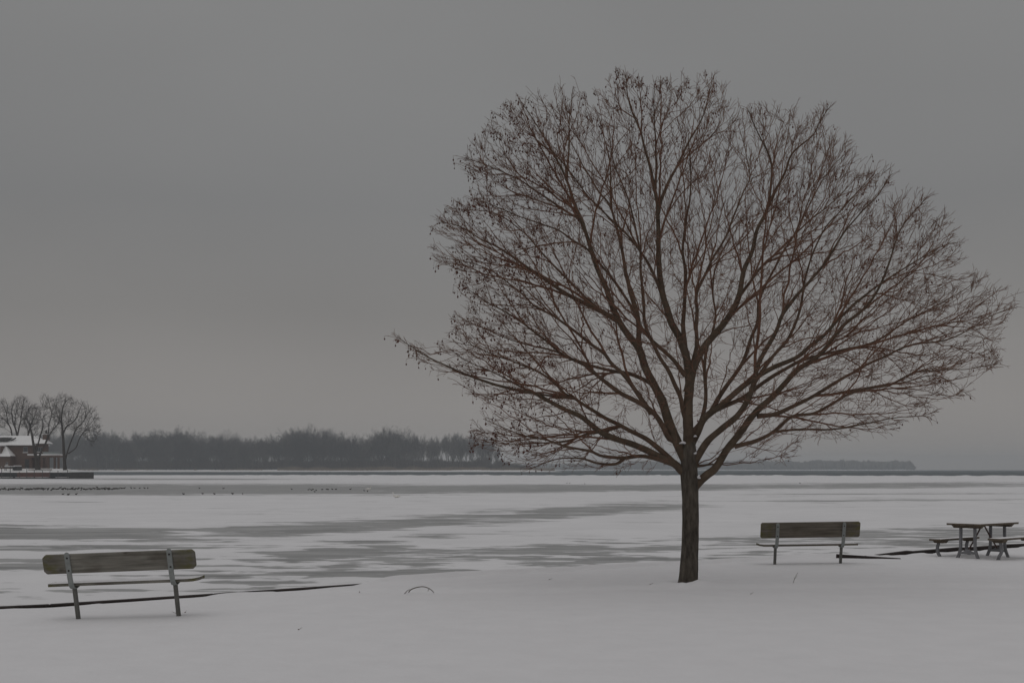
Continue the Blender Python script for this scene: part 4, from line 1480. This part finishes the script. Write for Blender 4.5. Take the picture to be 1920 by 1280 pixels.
def sample_tips(n, shell):
    """tip points through the crown, crowded toward its skin when shell > 0"""
    xs_, ys_, ds_ = [], [], []
    tot = 0
    while tot < n:
        x = rg.uniform(742, 1908, n * 2); y = rg.uniform(140, 890, n * 2)
        ok = inside(x, y)
        # lateral half width at this height
        hw_l = np.interp(y, [140, 200, 300, 420, 500, 640, 720, 800, 890], [120, 340, 420, 475, 480, 560, 500, 400, 250])
        hw_r = np.interp(y, [140, 200, 300, 420, 520, 580, 690, 780, 890], [60, 270, 330, 500, 560, 615, 580, 440, 150])
        u = np.where(x < 1300, (1300 - x) / hw_l, (x - 1300) / hw_r)
        dmax = np.interp(y, [140, 260, 400, 600, 750, 890], [0.9, 2.4, 3.3, 3.6, 3.0, 1.8])
        dd = dmax * np.sqrt(np.clip(1 - u * u, 0.03, 1))
        e = rg.uniform(-1, 1, len(x))
        dist = np.hypot((x - 1295) / 560, (y - 830) / 690)
        dist = np.sqrt(dist ** 2 + (e * dd / 4.5) ** 2)
        ok &= rg.random(len(x)) < np.clip((dist + 0.1) ** shell, 0, 1)
        ok &= dist > 0.22
        xs_.append(x[ok]); ys_.append(y[ok]); ds_.append((e * dd)[ok])
        tot += ok.sum()
    x = np.concatenate(xs_)[:n]; y = np.concatenate(ys_)[:n]; e = np.concatenate(ds_)[:n]
    return np.stack([(x - CX) / F * (TD + e), TD + e, H + (HY - y) / F * (TD + e)], -1)


CROWN0 = W3(1294, 850, 0)


def attach(tips, min_cos, kang, lr, far_first, lmax, nodes=None, centre=None, sc=1.0):
    """grow a branch from the best-placed existing wood to each tip"""
    out = []
    nodes = nodes or (nodes_p, nodes_d, nodes_r)
    centre = CROWN0 if centre is None else centre
    order = np.argsort(-np.linalg.norm(tips - centre, axis=1)) if far_first else rg.permutation(len(tips))
    NP, ND, NR = [np.concatenate(a) for a in nodes]
    cap = len(NP) + len(tips) * 16
    bp, bd_, br_ = np.zeros((cap, 3)), np.zeros((cap, 3)), np.zeros(cap)
    m = len(NP)
    bp[:m], bd_[:m], br_[:m] = NP, ND, NR
    for i in order:
        p = tips[i]
        vv = p - bp[:m]
        L = np.sqrt((vv * vv).sum(1)) + 1e-6
        cs = (vv * bd_[:m]).sum(1) / L
        cost = L * (1 + kang * (1 - cs)) + np.where(cs < min_cos, 50.0 * sc, 0) + np.where(L < 0.10 * sc, 20.0 * sc, 0)
        cost += np.where(br_[:m] > 0.055 * sc, 0.6 * sc, 0)                     # thick wood rarely sprouts directly
        j = int(np.argmin(cost))
        if cost[j] > 20 * sc: continue
        l, c = L[j], cs[j]
        if l > lmax * sc: continue
        v1 = vv[j] / l
        outw = p - centre
        outw = outw / np.linalg.norm(outw) + np.array([0, 0, 0.22]) + rg.normal(0, 0.16, 3)
        outw /= np.linalg.norm(outw)
        d0_ = bd_[j] * 0.45 + v1 * 0.7 + rg.normal(0, 0.05, 3)
        d0_ /= np.linalg.norm(d0_)
        K = int(np.clip(round(l / (0.085 * sc)), 4, 14))
        t = np.linspace(0, 1, K)[:, None]
        P0, P3 = bp[j], p
        P1, P2 = P0 + d0_ * l * 0.38, P3 - outw * l * 0.30
        pts = (1 - t) ** 3 * P0 + 3 * (1 - t) ** 2 * t * P1 + 3 * (1 - t) * t * t * P2 + t ** 3 * P3
        pts[1:-1] += rg.normal(0, 0.009 * sc, (K - 2, 3))
        r0 = min(br_[j] * 0.72, lr[0] + lr[1] * l)
        rad = np.linspace(r0, lr[2], K)
        out.append((pts, rad))
        d = np.gradient(pts, axis=0)
        d /= np.linalg.norm(d, axis=1, keepdims=True) + 1e-9
        bp[m:m + K - 1], bd_[m:m + K - 1], br_[m:m + K - 1] = pts[1:], d[1:], rad[1:]
        m += K - 1
    for p_, r_ in out:
        d = np.gradient(p_, axis=0)
        d /= np.linalg.norm(d, axis=1, keepdims=True) + 1e-9
        nodes[0].append(p_); nodes[1].append(d); nodes[2].append(r_)
    return out


br_a = attach(sample_tips(520, 0.5), 0.90, 9.0, (0.0060, 0.0062, 0.0034), True, 3.4)
br_b = attach(sample_tips(1500, 0.7), 0.86, 6.0, (0.0046, 0.0047, 0.0029), False, 2.4)
br_c = attach(sample_tips(3000, 0.9), 0.84, 5.0, (0.0038, 0.0038, 0.0025), False, 1.5)
T = Tubes()
T.chains(br_a, 5)
T.chains(br_b, 4)
T.chains(br_c, 3)
ob = T.obj('branches', M_TWIG, None)
ob.data.transform(Matrix.Translation(-Vector(B0)))
ob.parent = tree
tag(ob, kind='stuff')

# twigs along all the thin wood
src_p, src_d, end_flag = [], [], []
for p_, r_ in br_a + br_b + br_c + limb_chains:
    d = np.gradient(p_, axis=0)
    d /= np.linalg.norm(d, axis=1, keepdims=True) + 1e-9
    ok = r_ < 0.010
    ok[0] = False
    src_p.append(p_[ok]); src_d.append(d[ok])
    e = np.zeros(len(p_), bool); e[-2:] = True
    end_flag.append(e[ok])
src_p, src_d, end_flag = np.concatenate(src_p), np.concatenate(src_d), np.concatenate(end_flag)


def spawn(sp, sd, n, lmin, lmax, spread, r0, r1, K, curl):
    i = rg.integers(0, len(sp), n)
    p, d = sp[i], sd[i]
    side = rg.normal(size=(n, 3))
    side -= (side * d).sum(1, keepdims=True) * d
    side /= np.linalg.norm(side, axis=1, keepdims=True) + 1e-9
    a = rg.uniform(spread[0], spread[1], n)[:, None]
    dr_ = d * np.cos(a) + side * np.sin(a)
    L = rg.uniform(lmin, lmax, n)[:, None]
    pts = [p]
    cur = dr_
    for k in range(K - 1):
        cur = cur + np.array([0, 0, 1.0]) * curl[k] + rg.normal(0, 0.10, (n, 3))
        cur = cur / (np.linalg.norm(cur, axis=1, keepdims=True) + 1e-9)
        pts.append(pts[-1] + cur * L / (K - 1))
    pts = np.stack(pts, 1)
    rr = np.tile(np.linspace(r0, r1, K), (n, 1))
    return pts, rr, cur


n_limb = sum(int((r_[1:] < 0.010).sum()) for p_, r_ in limb_chains)
limb_tip = np.arange(len(src_p) - n_limb, len(src_p))
wgt_end = np.concatenate([np.arange(len(src_p)), np.repeat(np.where(end_flag)[0], 3), np.repeat(limb_tip, 3)])
tw1, rr1, dir1 = spawn(src_p[wgt_end], src_d[wgt_end], 15500, 0.07, 0.22, (0.22, 0.68), 0.0030, 0.0021, 5, (0.10, 0.06, -0.03, -0.20))
mid = tw1[:, 1:4].reshape(-1, 3)
md = np.gradient(tw1, axis=1)[:, 1:4].reshape(-1, 3)
md /= np.linalg.norm(md, axis=1, keepdims=True) + 1e-9
tw2, rr2, dir2 = spawn(mid, md, 15000, 0.04, 0.10, (0.3, 0.85), 0.0024, 0.0020, 3, (0.1, -0.25))
T = Tubes()
T.add(tw1, rr1, 3)
T.add(tw2, rr2, 3)
ob = T.obj('twigs', M_TWIG, None)
ob.data.transform(Matrix.Translation(-Vector(B0)))
ob.parent = tree
tag(ob, kind='stuff')

# seed pods hanging in bunches, thick on the lake-left side and the top, sparse on the right
cand = np.concatenate([tw1[:, -1], tw2[:, -1]])
px = CX + F * cand[:, 0] / cand[:, 1]
py = HY - F * (cand[:, 2] - H) / cand[:, 1]
wl = smooth01((1180 - px) / 260)
wt = 0.9 * np.exp(-((px - 1215) / 95) ** 2) * smooth01((330 - py) / 120)
wr = 0.07 + 0.28 * np.exp(-((px - 1600) / 130) ** 2 - ((py - 400) / 90) ** 2)
wgt = np.clip(wl + wt + wr, 0, 1) * (0.35 + 0.65 * (vnoise(px * 0.02, py * 0.02, 71) > -0.2))
sel = np.where(rg.random(len(cand)) < 0.26 * wgt)[0]
hang, pods = [], []
for i in sel:
    for k in range(1 + int(rg.random() < 0.4)):
        a = cand[i]
        l = rg.uniform(0.025, 0.10)
        b = a + np.array([rg.normal(0, 0.018), rg.normal(0, 0.018), -l])
        hang.append(np.stack([a, (a + b) / 2 + rg.normal(0, 0.004, 3), b]))
        pods.append(b)
hang, pods = np.array(hang), np.array(pods)
n = len(pods)
prof = [(0.0, 0.3), (-0.35, 1.0), (-0.75, 0.85), (-1.0, 0.15)]
sz = rg.uniform(0.015, 0.031, n)
axisd = rg.normal(0, 0.25, (n, 3)); axisd[:, 2] = 1
pp = np.stack([pods + axisd * (a * sz)[:, None] * 1.1 for a, b in prof], 1)
rr = np.stack([0.42 * sz * b for a, b in prof], 1)
T = Tubes()
T.add(pp, rr, 4)
T.add(hang, np.full((n, 3), 0.0014), 3)
ob = T.obj('seed_pods', M_POD, None)
ob.data.transform(Matrix.Translation(-Vector(B0)))
ob.parent = tree
tag(ob, kind='stuff')
# snow caught in the forks
for px_, py_, w, dz in ((1280.5, 829, 9, 0.045), (1303, 849, 10, 0.035), (1308.5, 894, 9, 0.03), (1303.5, 817, 7, 0.02)):
    c = W3(px_, py_, -dz) - B0
    bm = bmesh.new()
    bmesh.ops.create_icosphere(bm, subdivisions=2, radius=1.0)
    s = w / 2 / PXM
    for v in bm.verts:
        k = 1 + 0.45 * float(vnoise(v.co.x * 1.7 + px_, v.co.y * 1.7 + v.co.z * 2.5, 5))
        v.co = Vector((v.co.x * s * 1.3 * k, v.co.y * s * 1.6 * k, v.co.z * s * 0.55 * k - 0.35 * abs(v.co.x) * s)) + Vector(c)
    bm_obj('snow_clump', bm, M_SNOW, tree, True)
# torn bark low on the right-hand limb
bm = bmesh.new()
bmesh.ops.create_icosphere(bm, subdivisions=2, radius=1.0)
c = W3(1331, 885.5, -0.052) - B0
rm = Matrix.Rotation(R(-42), 3, 'Y')
for v in bm.verts:
    k = 1 + 0.35 * float(vnoise(v.co.x * 2.2, v.co.z * 2.2, 8))
    v.co = rm @ Vector((v.co.x * 0.075 * k, v.co.y * 0.020, v.co.z * 0.030 * k)) + Vector(c)
tag(bm_obj('torn_bark', bm, mat('torn_bark', (0.17, 0.075, 0.045), 0.9, 0.45, 30.0, bump=0.006), tree, True), 'raw reddish wound in the bark')

# ------------------------------------------------------------------ trees on the point, grown the same way
def point_tree(label, D, limbs, outline, counts, dmax, sc, twr):
    """limbs: [(pixel path, width at start, width at end)], the first being the trunk"""
    outline = np.array(outline, float)
    pm = F / D
    b0 = P(*limbs[0][0][0], D)
    b0[2] -= 0.25
    root = empty('shore_tree', tuple(b0), (0, 0, 0), label, 'tree')
    nd = ([], [], [])
    Tt, Tc = Tubes(), Tubes()
    allpx = []
    for li, (path, w0, w1) in enumerate(limbs):
        ds = 0.0
        if allpx:
            ap = np.concatenate(allpx)
            ds = ap[np.argmin(((ap[:, :2] - np.array(path[0])) ** 2).sum(1)), 2]
        c = bez(path, 6)
        t = np.linspace(0, 1, len(c))
        dy = ds + (0 if li == 0 else [1, -1][li % 2] * dmax * 0.5) * t ** 1.3
        px_ = c + 0.5 * np.stack([vnoise(t * 9, li * 3.1, 5), vnoise(t * 9, li * 7.7, 6)], -1) * np.minimum(1, t * 6)[:, None]
        pts = np.array([P(a, b, D + e) for (a, b), e in zip(px_, dy)])
        rad = (w1 + (w0 - w1) * (1 - t) ** 1.1) / 2 / pm
        if li == 0: rad[:2] *= 1.2
        allpx.append(np.column_stack([px_, dy]))
        d = np.gradient(pts, axis=0); d /= np.linalg.norm(d, axis=1, keepdims=True) + 1e-9
        nd[0].append(pts); nd[1].append(d); nd[2].append(rad)
        (Tt if li == 0 else Tc).add([pts - b0], [rad], 8 if li == 0 else 6)
    x0, x1, y0, y1 = outline[:, 0].min(), outline[:, 0].max(), outline[:, 1].min(), outline[:, 1].max()

    def tips(n):
        x = rg.uniform(x0, x1, n * 5); y = rg.uniform(y0, y1, n * 5)
        ok = inside(x, y, outline)
        x, y = x[ok][:n], y[ok][:n]
        u = np.clip(((x - (x0 + x1) / 2) / ((x1 - x0) / 2)) ** 2 + ((y - (y0 + y1) / 2) / ((y1 - y0) / 2)) ** 2, 0, 0.95)
        e = rg.uniform(-1, 1, len(x)) * dmax * np.sqrt(1 - u)
        return np.stack([(x - CX) / F * (D + e), D + e, H + (HY - y) / F * (D + e)], -1)
    cen = P(limbs[0][0][-1][0], limbs[0][0][1][1], D)
    A = attach(tips(counts[0]), 0.72, 4.0, (twr * 2, 0.006, twr * 1.3), True, 4.0, nd, cen, sc)
    B = attach(tips(counts[1]), 0.62, 3.0, (twr * 1.3, 0.005, twr), False, 2.5, nd, cen, sc)
    C = attach(tips(counts[2]), 0.45, 2.0, (twr * 1.0, 0.003, twr * 0.7), False, 1.6, nd, cen, sc)
    for ch, sd in ((A, 4), (B, 3), (C, 3)): Tc.chains([(p - b0, r) for p, r in ch], sd)
    pp, dd = np.concatenate(nd[0][len(limbs):]), np.concatenate(nd[1][len(limbs):])
    tw, rr, _ = spawn(pp, dd, counts[3], 0.5, 1.5, (0.3, 0.9), twr * 0.8, twr * 0.5, 4, (0.08, -0.05, -0.25))
    Tc.add(tw - b0, rr, 3)
    Tt.obj('trunk', M_SHOREBARK, root)
    Tc.obj('crown', M_SHOREBARK, root)
    return root


point_tree('tall bare willow with drooping twigs by the porch of the brick house', 313.5,
           [([(122, 881), (120.5, 852), (118.5, 815), (115.5, 790), (117, 768), (124, 752), (134, 745)], 6.5, 0.9), ([(118.5, 812), (126, 799), (140, 788), (149, 770), (154, 757)], 3.4, 0.8),
            ([(122, 862), (130, 836), (142, 806), (155, 792), (164, 776), (172, 765)], 3.2, 0.8), ([(128, 850), (142, 839), (150, 819), (160, 808), (174, 806), (187, 800)], 2.4, 0.7),
            ([(116, 795), (108, 780), (104, 762), (100, 748)], 2.0, 0.7)],
           [(95, 770), (97, 748), (112, 738), (130, 739), (149, 750), (166, 757), (178, 766), (186, 784), (191, 803), (182, 822), (172, 836), (164, 824), (150, 812), (128, 806), (104, 800)],
           (50, 260, 700, 1800), 4.5, 2.3, 0.022)
point_tree('gnarled many stemmed bare tree before the brick house wall', 315.0,
           [([(71, 880), (69, 862), (64, 840), (60, 816), (56, 800), (50, 788)], 9.0, 1.0), ([(70, 864), (78, 846), (86, 830), (95, 812), (108, 795), (113, 778), (110, 764)], 4.0, 0.8),
            ([(83, 836), (90, 815), (92, 795), (97, 775), (92, 755), (84, 739)], 2.6, 0.7), ([(66, 852), (74, 822), (80, 800), (80, 785), (88, 774)], 3.4, 0.8)],
           [(46, 800), (44, 776), (56, 760), (74, 764), (75, 742), (84, 735), (94, 742), (102, 755), (116, 764), (117, 790), (102, 812), (82, 818), (60, 820)],
           (35, 160, 420, 1000), 3.5, 2.3, 0.020)
point_tree('bare upright tree rising behind the snowy house roof ridge', 350.0,
           [([(33, 868), (32, 815), (25, 792), (22, 768), (28, 750)], 4.5, 0.9), ([(32.5, 818), (39, 788), (42, 766), (46, 748)], 3.0, 0.8), ([(27, 798), (30, 775), (36, 755)], 2.0, 0.7)],
           [(13, 772), (19, 755), (30, 741), (46, 741), (56, 755), (56, 776), (46, 800), (32, 802), (17, 792)], (35, 160, 420, 900), 4.0, 2.4, 0.021)
point_tree('small bare tree behind the house beside its chimney', 352.0,
           [([(52, 868), (53, 816), (57, 798), (51, 785), (49, 772)], 4.0, 0.8), ([(56, 802), (63, 785), (69, 768)], 2.2, 0.7), ([(54, 812), (60, 800), (72, 790)], 1.8, 0.7)],
           [(43, 778), (52, 761), (66, 756), (76, 766), (77, 786), (69, 806), (55, 806), (44, 796)], (25, 120, 300, 700), 3.2, 2.3, 0.020)
point_tree('bare tree behind the house at the dormer end of its roof', 350.0,
           [([(24, 868), (22.5, 812), (15, 792), (11, 772), (2, 752)], 3.6, 0.8), ([(17, 797), (8, 786), (-2, 775)], 1.8, 0.6), ([(12, 776), (14, 762), (10, 748)], 1.5, 0.6)],
           [(-18, 778), (-6, 752), (8, 746), (18, 762), (20, 790), (8, 802), (-12, 798)], (25, 120, 300, 700), 3.5, 2.3, 0.020)

# ------------------------------------------------------------------ winter haze
HAZE = 0.00031
bm = bmesh.new()
box_bm(bm, (0, 1830, 18.2), (10600, 3840, 41.6))
hm = bpy.data.materials.new('haze')
hm.use_nodes = True
hm.node_tree.nodes.clear()
ho = hm.node_tree.nodes.new('ShaderNodeOutputMaterial')
hv = hm.node_tree.nodes.new('ShaderNodeVolumePrincipled')
hv.inputs['Color'].default_value = (0.865, 0.91, 0.965, 1)
hv.inputs['Density'].default_value = HAZE
hv.inputs['Anisotropy'].default_value = 0.0
hm.node_tree.links.new(hv.outputs[0], ho.inputs['Volume'])
hz_o = bm_obj('haze', bm, hm)
tag(hz_o, 'thin pale winter haze over the lake', 'haze', kind='stuff')
